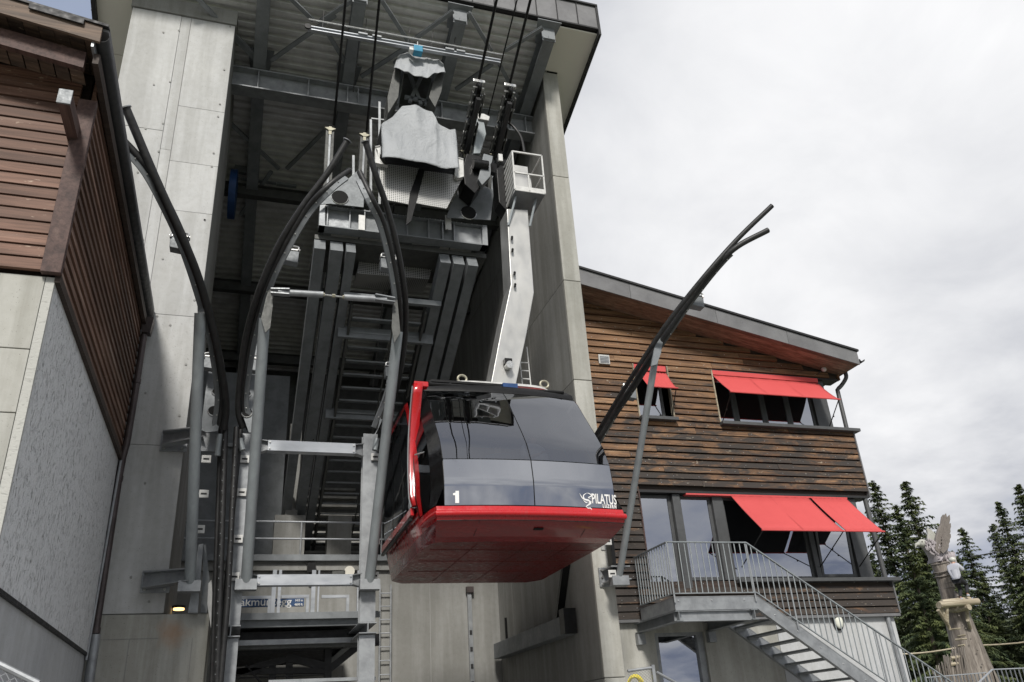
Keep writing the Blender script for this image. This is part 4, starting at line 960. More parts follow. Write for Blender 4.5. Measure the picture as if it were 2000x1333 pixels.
# corner glass left and right, side glass, red door frame columns
def facet(k, z0, z1, nm, mat, t0=0, t1=1, off=0, solid=0):
    rows = []
    for i in range(9):
        z = z0+(z1-z0)*i/8; o = outline(z); a, b = Vector(o[k % NO]), Vector(o[(k+1) % NO]); rows.append([a.lerp(b, t0), a.lerp(b, (t0+t1)/2), a.lerp(b, t1)])
    return build(MB().grid(rows), nm, mat, CC, smooth=True, solid=solid)
facet(NO-1, 4.60, 6.84, 'corner_pillar', 'black_gloss'); facet(8, 4.60, 6.25, 'corner_pillar', 'black_gloss'); facet(8, 6.25, 6.84, 'corner_trim', 'red_paint')
for k, (a, b) in ((9, (0, .72)), (NO-2, (.28, 1))): facet(k, 4.62, 6.80, 'corner_window', 'glass_cabin_side', a, b)
for k, (a, b) in ((9, (.72, 1.0)), (NO-2, (0, .28))): facet(k, 4.60, 6.86, 'red_pillar', 'red_paint', a, b)
for k in (10, NO-3):
    for (a, b) in ((.03, .34), (.36, .66), (.68, .98)) if k == 10 else ((.02, .32), (.34, .64), (.66, .97)):
        facet(k, 4.66, 6.78, 'side_window', 'glass_cabin_side', a, b)
    facet(k, 4.585, 6.84, 'side_frame', 'black_metal', .32, .36); facet(k, 4.585, 6.84, 'side_frame', 'black_metal', .64, .68)
    facet(k, 4.585, 4.70, 'side_sill', 'red_paint'); facet(k, 6.76, 6.86, 'side_head', 'red_paint')
    facet(k, 4.585, 6.86, 'side_frame', 'black_metal', 0, .03); facet(k, 4.585, 6.86, 'side_frame', 'black_metal', .97, 1)
for k in (11, 12, 13): facet(k, 4.585, 6.86, 'rear_panel', 'red_paint')
# proud door frame on the left side: the curved red column with its grey seal
for s in (-1,):
    col = []; col2 = []
    for i in range(14):
        z = 4.80+(6.80-4.80)*i/13; x = CX+s*(sw(z)+.012-(.10 if s > 0 else 0)); y = ys_(z)-.02-.0*(z-4.8)
        y = 12.02+.20*math.sin(math.pi*i/13*.9+.2)-.16; col.append((x, y, z)); col2.append((x-s*.0, y+.10, z))
    m = MB(); rows = [[(p[0]-s*.10, p[1]-.05, p[2]), (p[0]+s*.03, p[1]-.02, p[2]), (p[0]+s*.035, p[1]+.075, p[2]), (p[0]-s*.04, p[1]+.08, p[2])] for p in col]
    build(m.grid([[*r, r[0]] for r in rows]), 'door_column', 'red_paint', CC, smooth=True, solid=.01)
    build(MB().tube([(p[0]+s*.035, p[1]+.10, p[2]) for p in col], .018, 8), 'door_seal', 'steel_tube', CC, smooth=True)
    build(MB().box((CX+s*(sw(6.8)+.045-(.12 if s > 0 else 0)), 11.88, 6.76), (CX+s*(sw(6.8)-.19), 12.02, 6.85)), 'column_cap', 'red_paint', CC, bevel=.01)
    hz = 5.55; build(MB().tube([(CX+s*1.62, 11.74, hz), (CX+s*1.36, 11.42, hz)], .012, 8), 'grab_bar', 'bolt_metal', CC, smooth=True)
    # door tracks along the lower side
    build(MB().bar((CX+s*(sw(4.8)+.03), 12.0, 4.74), (CX+s*(sw(4.8)+.03), 14.7, 4.74), .06, .12), 'door_track', 'red_paint', CC, bevel=.01)
    build(MB().bar((CX+s*(sw(4.8)+.045), 12.05, 4.635), (CX+s*(sw(4.8)+.045), 14.65, 4.635), .05, .04), 'lower_track', 'black_metal', CC)
    for zz in (5.02, 5.42): build(MB().bar((CX+s*(sw(zz)-.06), 12.3, zz), (CX+s*(sw(zz)-.06), 14.6, zz), .02, .025), 'inside_handrail', 'bolt_metal', CC)
# interior floor, seats edge, ceiling
build(MB().box((CX-1.35, 11.3, 4.42), (CX+1.35, YB-.1, 4.5)), 'cabin_floor', 'steel_paint_dark', CC)
build(MB().box((CX-1.3, 12.3, 6.80), (CX+1.3, YB-.1, 6.86)), 'cabin_ceiling', 'steel_paint_mid', CC)
build(MB().box((CX-.9, 12.6, 6.74), (CX+.9, 12.9, 6.79)), 'ceiling_light_box', 'steel_galv', CC)
# roof
o = outline(6.86); o2 = outline(6.95)
RFm = MB(); top = [(CX+(a-CX)*.94, b+(.10 if b < 13 else -.06), 7.03) for a, b, c in o]
RFm.grid([o+[o[0]], [(a, b+.02, 6.94) for a, b, c in o]+[(o[0][0], o[0][1]+.02, 6.94)], top+[top[0]]]); RFm.add(top, [tuple(range(len(top)))])
CR = build(RFm, 'roof', 'black_metal', CC, smooth=True)
build(MB().tube([(CX-1.25, 12.32, 7.00), (CX+1.18, 12.32, 7.00)], .035, 8), 'screen_top_rail', 'black_metal', CR, smooth=True)
build(MB().bar((CX-1.20, 12.45, 7.12), (CX+.2, 12.45, 7.12), .05, .04), 'roof_rack_bar', 'black_metal', CR)
for xx in (-1.2, -.85, -.2, .2): build(MB().bar((CX+xx, 12.45, 6.96), (CX+xx, 12.45, 7.12), .04, .04), 'rack_post', 'black_metal', CR)
build(MB().box((CX+.05, 12.28, 7.01), (CX+.32, 12.42, 7.10)), 'sensor_box', 'blue_paint', CR)
rm = MB(); rows = []
for (dx, z) in ((0.0, 7.16), (.06, 7.20), (.02, 7.26), (-.10, 7.30)):
    rows.append([(CX+.12+(1.0+dx)*math.copysign(abs(math.cos(t))**.5, math.cos(t)), 13.2+(.55+dx)*math.copysign(abs(math.sin(t))**.5, math.sin(t)), z) for t in [2*math.pi*i/40 for i in range(41)]])
rm.grid(rows); rm.add(rows[-1][:-1], [tuple(range(40))]); rm.add(rows[0][:-1], [tuple(range(40))[::-1]])
build(rm, 'suspension_plate', 'cover_white_metal', CR, smooth=True)
build(MB().box((CX+.35, 12.60, 7.09), (CX+1.18, 12.68, 7.155)), 'red_trim', 'red_paint', CR)
for xx in (-.55, 1.0):
    m = MB().tube([(CX+xx+.08*math.cos(t), 12.75, 7.33+.07*math.sin(t)) for t in [2*math.pi*i/16 for i in range(17)]], .022, 8, caps=False); build(m, 'lifting_eye', 'brass', CR, smooth=True)
# hanger arm, front plate traced on its own plane, 0.5 m deep
HYp = 12.75
hp_ = [Y(*q, HYp) for q in ((990,408),(1031,410),(1043,572),(1029,650),(1006,760),(957,760),(978,650),(998,556))]
HA = build(MB().prism(hp_, (0, .5, 0)), 'hanger_arm', 'steel_brushed', CC, bevel=.012)
for (u, v) in ((997,466),(998,490),(1002,535),(1003,558)):
    c = Y(u, v, HYp); build(MB().tube([(c.x-.0, HYp-.10, c.z-.03), (c.x+.03, HYp, c.z)], .025, 8), 'step_peg', 'black_metal', HA)
fl_ = Y(991, 717, HYp)
build(MB().box((fl_.x-.08, HYp-.12, fl_.z+.02), (fl_.x+.06, HYp-.001, fl_.z+.12)), 'lamp_bracket', 'black_metal', HA); build(MB().tube([(fl_.x, HYp-.16, fl_.z-.02), (fl_.x, HYp-.02, fl_.z-.01)], .07, 14), 'floodlight', 'bolt_metal', HA, smooth=True)
# small ladder beside the arm
l0, l1 = Y(1019,700,13.35), Y(1023,752,13.35)
for dx in (0, .17): build(MB().bar((l0.x+dx-.05, 13.35, l0.z+.25), (l0.x+dx-.02, 13.35, 7.25), .02, .02), 'ladder_rail', 'cover_white_metal', CC)
for k in range(5): z = 7.35+k*.17; build(MB().bar((l0.x-.04, 13.35, z), (l0.x+.13, 13.35, z), .02, .02), 'ladder_rung', 'cover_white_metal', CC)
# service cage at the top of the arm
KG = HA
ky = 12.45
def K(u, v, y=ky): return Y(u, v, y)
kTL, kTR, kBL, kBR = K(1000,297), K(1058,304), K(1006,371), K(1064,379)
ztk, zbk = (kTL.z+kTR.z)/2, (kBL.z+kBR.z)/2; xk0, xk1 = (kTL.x+kBL.x)/2, (kTR.x+kBR.x)/2; ykb = ky+.75
for (a, b) in (((xk0,ky,ztk),(xk1,ky,ztk)), ((xk0,ky,zbk),(xk1,ky,zbk)), ((xk0,ky,zbk),(xk0,ky,ztk)), ((xk1,ky,zbk),(xk1,ky,ztk)), ((xk0,ky,(ztk*.45+zbk*.55)),(xk1,ky,(ztk*.45+zbk*.55))), ((xk1,ky,ztk),(xk1,ykb,ztk)), ((xk1,ykb,zbk),(xk1,ykb,ztk)), ((xk1,ky,(ztk+zbk)/2),(xk1,ykb,(ztk+zbk)/2)), ((xk0+.31,ky,zbk),(xk0+.31,ky,ztk*.45+zbk*.55)), ((xk0,ky,ztk),(xk0,ykb,ztk))):
    build(MB().bar(a, b, .03, .03), 'cage_rail', 'cover_white_metal', HA)
build(MB().box((xk0, ky-.012, zbk-.02), (xk1, ky+.02, zbk+.10)), 'cage_kickboard', 'cover_white_metal', HA)
build(MB().hexa([(xk0+.02,ky,zbk-.03),(xk1-.02,ky,zbk-.03),(xk1-.1,ykb,zbk-.03),(xk0+.1,ykb,zbk-.03),(xk0,ky,zbk-.021),(xk1,ky,zbk-.021),(xk1,ykb,zbk-.021),(xk0,ykb,zbk-.021)]), 'cage_floor', 'steel_paint_mid', HA)
build(MB().box((xk0+.03, ykb-.4, zbk-.0), (xk0+.45, ykb-.36, ztk-.05)), 'cage_back_plate', 'steel_brushed', HA)
for k in range(7):
    z = zbk+.0+k*(ztk-zbk)/7; build(MB().hexa([(xk0-.012,ky+.03,z+.06),(xk0+.012,ky+.03,z+.06),(xk0+.012,ykb,z-.10),(xk0-.012,ykb,z-.10),(xk0-.012,ky+.03,z+.13),(xk0+.012,ky+.03,z+.13),(xk0+.012,ykb,z-.03),(xk0-.012,ykb,z-.03)]), 'side_slat', 'cover_white_metal', HA)
for u, v, u1, v1 in ((1009,380,993,440),(1048,383,1035,442)):
    build(MB().bar(Y(u, v, 12.6), Y(u1, v1, HYp-.02), .025, .04), 'cage_stay', 'steel_tube', HA)
# lettering and emblem on the windscreen
def letter(s, u, v, size, bold, width, nm='lettering', parent=CC):
    t = text_mesh(s, size, .003, offset=bold); xs_ = [p.x for p in t.v]; k = width/(max(xs_)-min(xs_)); m0 = min(xs_)
    c = Y(u, v, 11.0); o = []
    for p in t.v:
        x = c.x+(p.x-m0)*k; z = c.z+p.y; tt = (x-CX)/1.335; o.append(Vector((x, yf(z)+.10*tt*tt-.008+p.z, z)))
    t.v = o; return build(t, nm, 'white_print', parent)
letter('PILATUS', 1158, 982, .205, .004, .43)
letter('L U Z E R N', 1180, 990, .07, .004, .24)
q1 = [(0,0),(.055,0),(.055,.175),(.006,.175),(.006,.150),(-.030,.140),(-.030,.112),(.0,.112)]
c1 = Y(891, 981, 11.0); build(MB().prism([Vector((c1.x+a, yf(c1.z+b)+.10*((c1.x+a-CX)/1.335)**2-.012, c1.z+b)) for a, b in q1], (0, .004, 0)), 'number', 'white_print', CC)
def emblem(pts, r):
    q = []
    for (u, v) in pts:
        c = Y(u, v, 11.0); tt = (c.x-CX)/1.335; q.append(Vector((c.x, yf(c.z)+.10*tt*tt-.008, c.z)))
    q = catmull(q, 4); n = len(q); mb = MB(); k0 = 0
    for i, p in enumerate(q):
        d = (q[min(i+1, n-1)]-q[max(i-1, 0)]); nn = Vector((-d.z, 0, d.x)).normalized()*r*(1-.85*abs(2*i/(n-1)-1)**1.5); mb.v += [p+nn, p-nn]
    for i in range(n-1): mb.f.append((2*i, 2*i+1, 2*i+3, 2*i+2))
    return mb
em = MB()
for pts, r in (([(1146,963),(1140,968),(1142,975),(1150,977),(1155,982),(1148,987),(1145,990)], .013), ([(1145,989),(1150,992),(1155,992),(1157,996)], .008), ([(1132,964),(1138,973),(1145,977)], .008), ([(1146,963),(1152,964),(1156,968),(1150,972),(1155,974)], .008), ([(1150,983),(1157,979)], .008), ([(1139,976),(1145,981),(1149,980)], .008)):
    e = emblem(pts, r); em.add(e.v, e.f)
build(em, 'dragon_emblem', 'white_print', CC)

# small fittings on the cabin front: wiper, joint line under the bumper, towing slot, panel joints
def fp(t, z, off=.03): return Vector((CX+t*hw(4.7), yf(z)+.10*t*t-off, z))
ol_ = [Vector((a, b-.004, c)) for a, b, c in outline(4.378)[:11]]; build(MB().tube(ol_, .007, 6), 'rubber_joint', 'rubber_black', CC, smooth=True)
build(MB().box((CX+.02, yf(4.30)-.03, 4.285), (CX+.16, yf(4.30)+.05, 4.305)), 'towing_slot', 'void_black', CC)
for t in (-.62, .62):
    build(MB().tube([Vector((CX+t*1.35, yf(z)+.10*t*t-.003, z)) for z in (4.235, 4.29, 4.37)], .004, 5), 'panel_joint', 'void_black', CC)
# ------------------------------------------------------------------ guide frames for the cabins
GY = 13.6
def curve_pts(px, ys):
    n = len(px); return [Y(px[i][0], px[i][1], ys[i]) for i in range(n)]
def guide(root, px, ys, r, nm='guide_tube', label=None, mat='rubber_black'):
    pts = catmull(curve_pts(px, ys), 6); o = build(MB().tube(pts, r, 14), nm, mat, root, label=label, smooth=True); return pts, o
def backplate(root, pts, off, w=.04, d=.085, i0=0, i1=None, nm='curved_back_plate', mat='steel_paint_mid'):
    """steel spine following the tube on the side given by off (metres)"""
    pts = pts[i0:i1]; off = Vector(off); rows = []
    n = len(pts)
    for i, p in enumerate(pts):
        t = (pts[min(i+1, n-1)]-pts[max(i-1, 0)]).normalized(); sd = off - t*off.dot(t); sd.normalize(); b = t.cross(sd).normalized()
        a0 = p+sd*.03; a1 = p+sd*(.03+d); rows.append([a0-b*w/2, a0+b*w/2, a1+b*w/2, a1-b*w/2, a0-b*w/2])
    o = build(MB().grid(rows), nm, mat, root)
    m = MB()
    for i in range(2, n-1, 3):
        p = pts[i]; t = (pts[i+1]-pts[i-1]).normalized(); sd = off - t*off.dot(t); sd.normalize(); m.ball(p+sd*.06+Vector((0,-w/2-.005,0)), .014, 6, 4)
    build(m, 'plate_bolts', 'bolt_metal', o, kind='stuff'); return o
def studs(root, a, b, n, nm='stud_row'):
    m = MB()
    for i in range(n): m.ball(a.lerp(b, (i+.5)/n), .009, 6, 4)
    return build(m, nm, 'steel_paint_mid', root, kind='stuff')
def heater(root, u, v, y, s=1, w=.20):
    c = Y(u, v, y); a = MB().hexa([c+Vector(q) for q in ((-.12,-.06,-.10),(.12,-.06,-.13),(.12,.10,-.13),(-.12,.10,-.10),(-.13,-.06,.08),(.13,-.06,.08),(.13,.10,.08),(-.13,.10,.08))])
    o = build(a, 'sensor_box', 'steel_paint_mid', root, bevel=.008)
    m = MB(); m.tube(catmull([c+Vector((-.12*s,-.07,.06)), c+Vector((-.10*s,-.07,.14)), c+Vector((.10*s,-.07,.15)), c+Vector((.12*s,-.07,.09))], 4), .016, 8); m.bar(c+Vector((-.14,-.02,.10)), c+Vector((.14,-.02,.10)), .10, .02)
    build(m, 'bent_clamp', 'bolt_metal', o, smooth=True)
def strut(root, b, t, yt, nm='support_pole', yb=GY-.12, r=.084):
    a = Y(*b, yb); c = Y(*t, yt); o = build(MB().tube([a, c], r, 18), nm, 'steel_tube', root, smooth=True)
    build(MB().box(a+Vector((-.16,-.07,-.14)), a+Vector((.16,.10,.02))), 'foot_plate', 'steel_galv', o); return a, c
def marker(root, u, v, y=GY-.16):
    c = Y(u, v, y); o = build(MB().box(c+Vector((-.075,-.01,-.065)), c+Vector((.075,.01,.065))), 'marker_plate', 'cover_white_metal', root, bevel=.008)
    build(MB().box(c+Vector((-.045,-.014,-.014)), c+Vector((.045,-.0101,.014))), 'marker_slot', 'sheet_black', o)
def bracket(root, u0, u1, v, y=GY):
    a = Y(u0, v, D-.02); b = Y(u1, v, D-.06); z = a.z; o = build(MB().box((a.x, D-.045, z-.17), (a.x+.42, D-.016, z+.17)), 'anchor_plate', 'steel_galv', root, bevel=.004)
    for dz in (-.14, .11):
        build(MB().hexa([(a.x+.03,D-.25,z+dz*.9),(b.x,GY-.25,z+dz*.7),(b.x,GY-.03,z+dz*.7),(a.x+.03,D-.046,z+dz*.9),(a.x+.03,D-.25,z+dz*.9+.02),(b.x,GY-.25,z+dz*.7+.02),(b.x,GY-.03,z+dz*.7+.02),(a.x+.03,D-.046,z+dz*.9+.02)]), 'bracket_flange', 'steel_galv', root)
    build(MB().hexa([(a.x+.03,D-.10,z-.12),(b.x,GY-.10,z-.09),(b.x,GY-.09,z-.09),(a.x+.03,D-.09,z-.12),(a.x+.03,D-.10,z+.10),(b.x,GY-.10,z+.08),(b.x,GY-.09,z+.08),(a.x+.03,D-.09,z+.10)]), 'bracket_web', 'steel_galv', root)
    m = MB()
    for dx in (.06, .35):
        for dz in (-.12, 0, .12): m.tube([(a.x+dx, D-.075, z+dz), (a.x+dx, D-.044, z+dz)], .022, 6)
    build(m, 'anchor_bolts', 'bolt_metal', o, kind='stuff')
def lightening_plate(root, px, y, holes, nm='gusset_with_holes', mat='steel_paint_mid', t=.02):
    """flat plate; holes are not cut through, their shade is painted as black discs set in bright rims"""
    poly = [Y(*p, y) for p in px]; o = build(MB().prism(poly, (0, t, 0)), nm, mat, root)
    for (u, v, r) in holes:
        c = Y(u, v, y-.002)
        build(MB().tube([c+Vector((0,-.004,0)), c+Vector((0,.0,0))], r, 22), 'dark_hole_disc', 'void_black', o, smooth=True)
        ring = [c+Vector((r*math.cos(g), -.006, r*math.sin(g))) for g in [math.pi+math.pi*k/14 for k in range(15)]]
        build(MB().tube(ring, .010, 6), 'hole_rim', 'bolt_metal', o, smooth=True)
    return o
# --- left frame
GL = thing('guide_frame', tuple(Y(400, 1333, GY)), 'leftmost cabin guide with two black tubes flaring over the concrete pillar', 'guide frame', 'cabin guide frames')
GL.location.z = 0
yl = [9.6, 10.0, 10.4, 10.9, 11.6, 12.3, 12.9, 13.2]
p1, _ = guide(GL, [(246,212),(300,340),(345,440),(383,530),(410,620),(430,710),(441,790),(437,838)], yl, .060)
p2, _ = guide(GL, [(236,270),(288,328),(328,400),(366,485),(400,590),(422,680),(434,770),(428,832)], [9.8,10.0,10.3,10.8,11.5,12.2,12.85,13.2], .054)
backplate(GL, p2, (-1, 0, -.6), i0=2)
build(MB().tube([p1[0]+(p1[0]-p1[1])*.02, p1[0]+(p1[0]-p1[1])*.12], .078, 14), 'tube_cap', 'steel_galv', GL, smooth=True)
lightening_plate(GL, [(398,600),(425,690),(437,800),(425,842),(404,845),(392,840),(402,760),(412,700)], 13.15, [(421,766,.055),(417,803,.085)])
a0, a1 = strut(GL, (371,1138), (391,612), 11.6)
lightening_plate(GL, [(371,549),(385,547),(405,600),(404,612),(386,614),(384,562)], 11.55, [(378,552,.02)], 'lug_plate')
heater(GL, 350, 477, 11.0); heater(GL, 413, 710, 12.9)
lab = Y(389, 721, 12.2); build(MB().box(lab+Vector((-.05,-.02,-.05)), lab+Vector((.05,0,.05))), 'warning_sticker', 'orange_label', GL, bevel=.012)
bracket(GL, 314, 400, 863); bracket(GL, 276, 372, 1137)
xh = Y(420, 858, GY).x
build(MB().box((Y(395,860,GY).x, GY-.1, Y(395,885,GY).z), (Y(438,860,GY).x, GY-.02, Y(395,850,GY).z)), 'head_plate', 'steel_galv', GL)
studs(GL, Y(428,868,GY-.12), Y(421,884,GY-.12), 2, 'head_bolts')
# post of the left frame: square lower column with gate panel beside it
ub_ = Y(383, 1200, 13.85); 
build(MB().prism([Y(*q, 13.75) for q in ((367,1197),(388,1064),(397,1062),(386,1197))], (0, .12, 0)), 'lower_post', 'steel_galv', GL)
build(MB().prism([Y(*q, 13.9) for q in ((398,1064),(402,1064),(411,1150),(404,1197),(392,1197),(396,1120))], (0, .05, 0)), 'gate_leaf', 'steel_paint_mid', GL)
build(MB().prism([Y(*q, 13.7) for q in ((407,1140),(413,1133),(416,1180),(412,1228),(405,1180))], (0, .12, 0)), 'lock_box', 'cover_white_metal', GL)
top = Y(436, 838, 13.2)
for (ut, ub2, yy, rr) in ((440, 423, 13.25, .048), (431, 413, 13.45, .036)):
    build(MB().tube([Y(ut, 835, yy), Y(ub2, 1345, yy)]+[Vector((Y(ub2,1345,yy).x, yy, 0))], rr, 12), 'vertical_guide_strip', 'rubber_black', GL, smooth=True)
studs(GL, Y(437, 850, 13.15), Y(420, 1330, 13.15), 22)
for u, v in ((403,897),(398,965),(390,1034)): marker(GL, u, v)
tp_ = Y(430, 845, 13.3); build(MB().tube([tp_+Vector((0,0,-.4)), tp_+Vector((0,-.05,-.05))], .05, 12), 'lower_roller', 'steel_tube', GL, smooth=True)
# --- middle frame: two posts joined by cross beams, tubes flaring to both sides
GM = thing('guide_frame', tuple(Y(590, 1333, GY)), 'middle cabin guide frame with two posts joined by horizontal spreader beams', 'guide frame', 'cabin guide frames'); GM.location.z = 0
ym = [10.2,10.4,10.7,11.1,11.6,12.2,12.7,13.1,13.3]
p1, _ = guide(GM, [(678,276),(640,338),(590,405),(545,478),(508,562),(482,650),(470,730),(465,800),(474,836)], ym, .050)
p2, _ = guide(GM, [(683,333),(640,365),(598,410),(556,480),(520,555),(494,640),(479,720),(473,790),(486,838)], [10.5]+ym[1:], .046)
backplate(GM, p2, (1, 0, -.6), i0=2)
p3, _ = guide(GM, [(714,278),(735,345),(757,410),(777,490),(790,570),(792,640),(784,715),(768,780),(745,838)], ym, .050)
p4, _ = guide(GM, [(702,336),(725,385),(748,432),(766,500),(779,580),(781,650),(773,720),(759,780),(737,838)], [10.5]+ym[1:], .046)
backplate(GM, p4, (-1, 0, -.6), i0=2)
for p in (p1, p3): build(MB().tube([p[0]+(p[0]-p[1])*.02, p[0]+(p[0]-p[1])*.12], .074, 14), 'tube_cap', 'steel_galv', GM, smooth=True)
for p in (p2, p4): build(MB().tube([p[0]+(p[0]-p[1])*.02, p[0]+(p[0]-p[1])*.05], .050, 4), 'open_tube_end', 'bolt_metal', GM)
lightening_plate(GM, [(505,600),(488,660),(478,740),(474,810),(486,845),(500,845),(503,780),(500,720)], 13.15, [(483,770,.055),(482,806,.085)])
lightening_plate(GM, [(778,640),(762,690),(752,770),(738,838),(722,862),(733,850),(756,800),(775,720)], 13.2, [(757,752,.03)])
strut(GM, (481,1135), (517,622), 11.7); strut(GM, (722,1135), (777,648), 11.7)
lightening_plate(GM, [(527,562),(536,566),(528,640),(518,650),(510,622),(520,580)], 11.6, [], 'lug_plate', 'steel_paint_dark'); lightening_plate(GM, [(768,582),(776,585),(782,650),(770,670),(765,640)], 11.6, [], 'lug_plate', 'steel_paint_dark')
heater(GM, 567, 502, 11.4); heater(GM, 490, 713, 12.9); heater(GM, 758, 517, 11.4, -1); heater(GM, 766, 728, 12.9, -1)
# turnbuckle rod between the tops
tb = thing('turnbuckle_rod', tuple(Y(650, 575, 11.5)), 'galvanised turnbuckle rod between the upper parts of the middle guide tubes', 'rod')
q = [Y(u, v, 11.5) for u, v in ((543,571),(631,576),(672,581),(755,586))]
build(MB().tube([q[0], q[1]], .052, 14), 'rod_tube', 'steel_galv', tb, smooth=True); build(MB().tube([q[2], q[3]], .052, 14), 'rod_tube', 'steel_galv', tb, smooth=True)
build(MB().tube([q[1], q[2]], .014, 8), 'threaded_rod', 'bolt_metal', tb, smooth=True)
for c in (q[1], q[1].lerp(q[2], .5), q[2]): build(MB().tube([c-Vector((.025,0,0)), c+Vector((.025,0,0))], .032, 6), 'nut', 'brass', tb)
for a_, b_, s in ((Y(530,564,11.5), Y(566,569,11.45), 1), (Y(770,582,11.5), Y(732,579,11.45), -1)):
    build(MB().bar(a_+Vector((0,0,-.02)), b_+Vector((0,0,.02)), .10, .018), 'fork_plate', 'steel_galv', tb); build(MB().bar(a_+Vector((0,0,-.09)), b_+Vector((0,0,-.07)), .10, .018), 'fork_plate', 'steel_galv', tb)
# posts
for (ut, ub2) in ((484, 436), (722, 714)):
    t_, b_ = Y(ut, 856, GY+.1), Y(ub2 if ub2 != 714 else 720, 1345, GY+.1); x = t_.x
    x = (Y(482,870,GY+.1).x if ut == 484 else Y(722,870,GY+.1).x)
    zj0, zj1 = Y(450, 1222, GY).z, Y(450, 1246, GY).z
    build(MB().ibeam((x, GY+.12, zj0+.01), (x, GY+.12, t_.z+.05), .25, .20, .018, (0,1,0)), 'upper_post', 'steel_galv', GM)
    build(MB().ibeam((x, GY+.12, 0), (x, GY+.12, zj1-.01), .25, .20, .018, (0,1,0)), 'lower_post', 'steel_galv', GM)
    build(MB().ibeam((x, GY-.06, (zj0+zj1)/2), (x, GY+5.6, (zj0+zj1)/2), .28, zj0-zj1-.01, .016), 'floor_girder', 'steel_galv', GM)
xa_, xb2 = Y(482,870,GY+.1).x, Y(722,870,GY+.1).x
def xbeam(v, hpx, y, u0, u1, nm):
    a, b = Y(u0, v, y), Y(u1, v, y); h_ = Y(u0, v-hpx/2, y).z-Y(u0, v+hpx/2, y).z; z = (a.z+b.z)/2
    o = build(MB().channel((a.x, y+.06, z), (b.x, y+.06, z), .16, h_, .012, side=1), nm, 'steel_galv_bright', GM)
    build(MB().box((a.x, y-.025, z-h_/2), (b.x, y-.02, z+h_/2)), 'beam_face', 'steel_galv_bright', o)
    for s, xx in ((-1, a.x), (1, b.x)):
        for dz in (h_*.42, -h_*.42):
            build(MB().hexa([(xx,y-.03,z+dz-.008),(xx+s*.16,y+.02,z+dz*1.5-.008),(xx+s*.16,y+.14,z+dz*1.5-.008),(xx,y+.14,z+dz-.008),(xx,y-.03,z+dz+.008),(xx+s*.16,y+.02,z+dz*1.5+.008),(xx+s*.16,y+.14,z+dz*1.5+.008),(xx,y+.14,z+dz+.008)]), 'flare_plate', 'steel_galv', o)
        build(MB().hexa([(xx,y+.05,z-h_*.4),(xx+s*.16,y+.08,z-h_*.6),(xx+s*.16,y+.09,z-h_*.6),(xx,y+.06,z-h_*.4),(xx,y+.05,z+h_*.4),(xx+s*.16,y+.08,z+h_*.6),(xx+s*.16,y+.09,z+h_*.6),(xx,y+.06,z+h_*.4)]), 'flare_web', 'steel_galv', o)
    m = MB()
    for s, xx in ((1, a.x), (-1, b.x)):
        for dz in (-.3*h_, .3*h_): m.tube([(xx+s*.03, y-.045, z+dz), (xx+s*.03, y-.024, z+dz)], .016, 6)
    build(m, 'beam_bolts', 'bolt_metal', o, kind='stuff')
xbeam(874, 20, 13.6, 523, 694, 'upper_spreader_beam'); xbeam(1133, 21, 13.6, 502, 688, 'lower_spreader_beam')
for u, v in ((478,897),(472,962),(465,1053),(458,1127),(733,893),(733,1056),(731,1125)): marker(GM, u, v, GY-.02)
for (ut, ub2, yy, rr) in ((462, 447, 13.25, .045), (471, 441, 13.5, .034)):
    build(MB().tube([Y(ut, 835, yy), Y(ub2-3, 1180, yy), Vector((Y(ub2-3,1180,yy).x, yy, 0))], rr, 12), 'vertical_guide_strip', 'rubber_black', GM, smooth=True)
studs(GM, Y(460, 860, 13.18), Y(446, 1180, 13.18), 15)
for u in (474, 732): build(MB().tube([Y(u, 880, 13.4), Y(u-(6 if u<500 else -4), 858, 13.4)], .05, 12), 'lower_roller', 'steel_tube', GM, smooth=True)
# --- right frame
GR = thing('guide_frame', tuple(Y(1190, 1333, GY)), 'rightmost cabin guide whose black tubes flare up against the sky', 'guide frame', 'cabin guide frames'); GR.location.z = 0
yr = [9.6,10.0,10.4,11.0,11.7,12.4,12.9,13.3]
p1, _ = guide(GR, [(1508,402),(1440,468),(1372,545),(1305,630),(1250,712),(1208,778),(1178,828),(1155,865)], yr, .044)
p2, _ = guide(GR, [(1500,450),(1440,482),(1400,520),(1345,590),(1283,680),(1235,755),(1198,810),(1165,865)], [9.8,10.0,10.3,10.8,11.5,12.3,12.9,13.3], .050)
backplate(GR, p2, (1, 0, -.8), i0=8, d=.05, mat='steel_paint_dark')
build(MB().prism([Y(*q, 11.35) for q in ((1283,655),(1297,655),(1291,690),(1283,712),(1272,715))], (0, .03, 0)), 'lug_plate', 'steel_paint_mid', GR)
strut(GR, (1209,1128), (1280,700), 11.4, r=.060)
heater(GR, 1359, 590, 10.9, -1); heater(GR, 1228, 768, 12.6, -1)
xp = Y(1185,1130,GY).x
bp = Y(1170, 1128, D-.03); build(MB().box((bp.x, D-.045, bp.z-.17), (bp.x+.42, D-.012, bp.z+.17)), 'anchor_plate', 'steel_galv', GR, bevel=.004)
for dz in (-.12, .10): build(MB().box((bp.x+.05, GY-.1, bp.z+dz), (bp.x+.42, D-.046, bp.z+dz+.02)), 'bracket_flange', 'steel_galv', GR)
m = MB()
for dx in (.05, .36):
    for dz in (-.13, 0, .13): m.tube([(bp.x+dx, D-.075, bp.z+dz), (bp.x+dx, D-.044, bp.z+dz)], .022, 6)
build(m, 'anchor_bolts', 'bolt_metal', GR, kind='stuff')
build(MB().box((Y(1192,1060,GY).x, GY-.0, 3.98), (Y(1199,1060,GY).x, GY+.2, 5.4)), 'upper_post', 'black_metal', GR)
marker(GR, 1187, 1058, GY-.1); marker(GR, 1196, 1121, GY-.16)
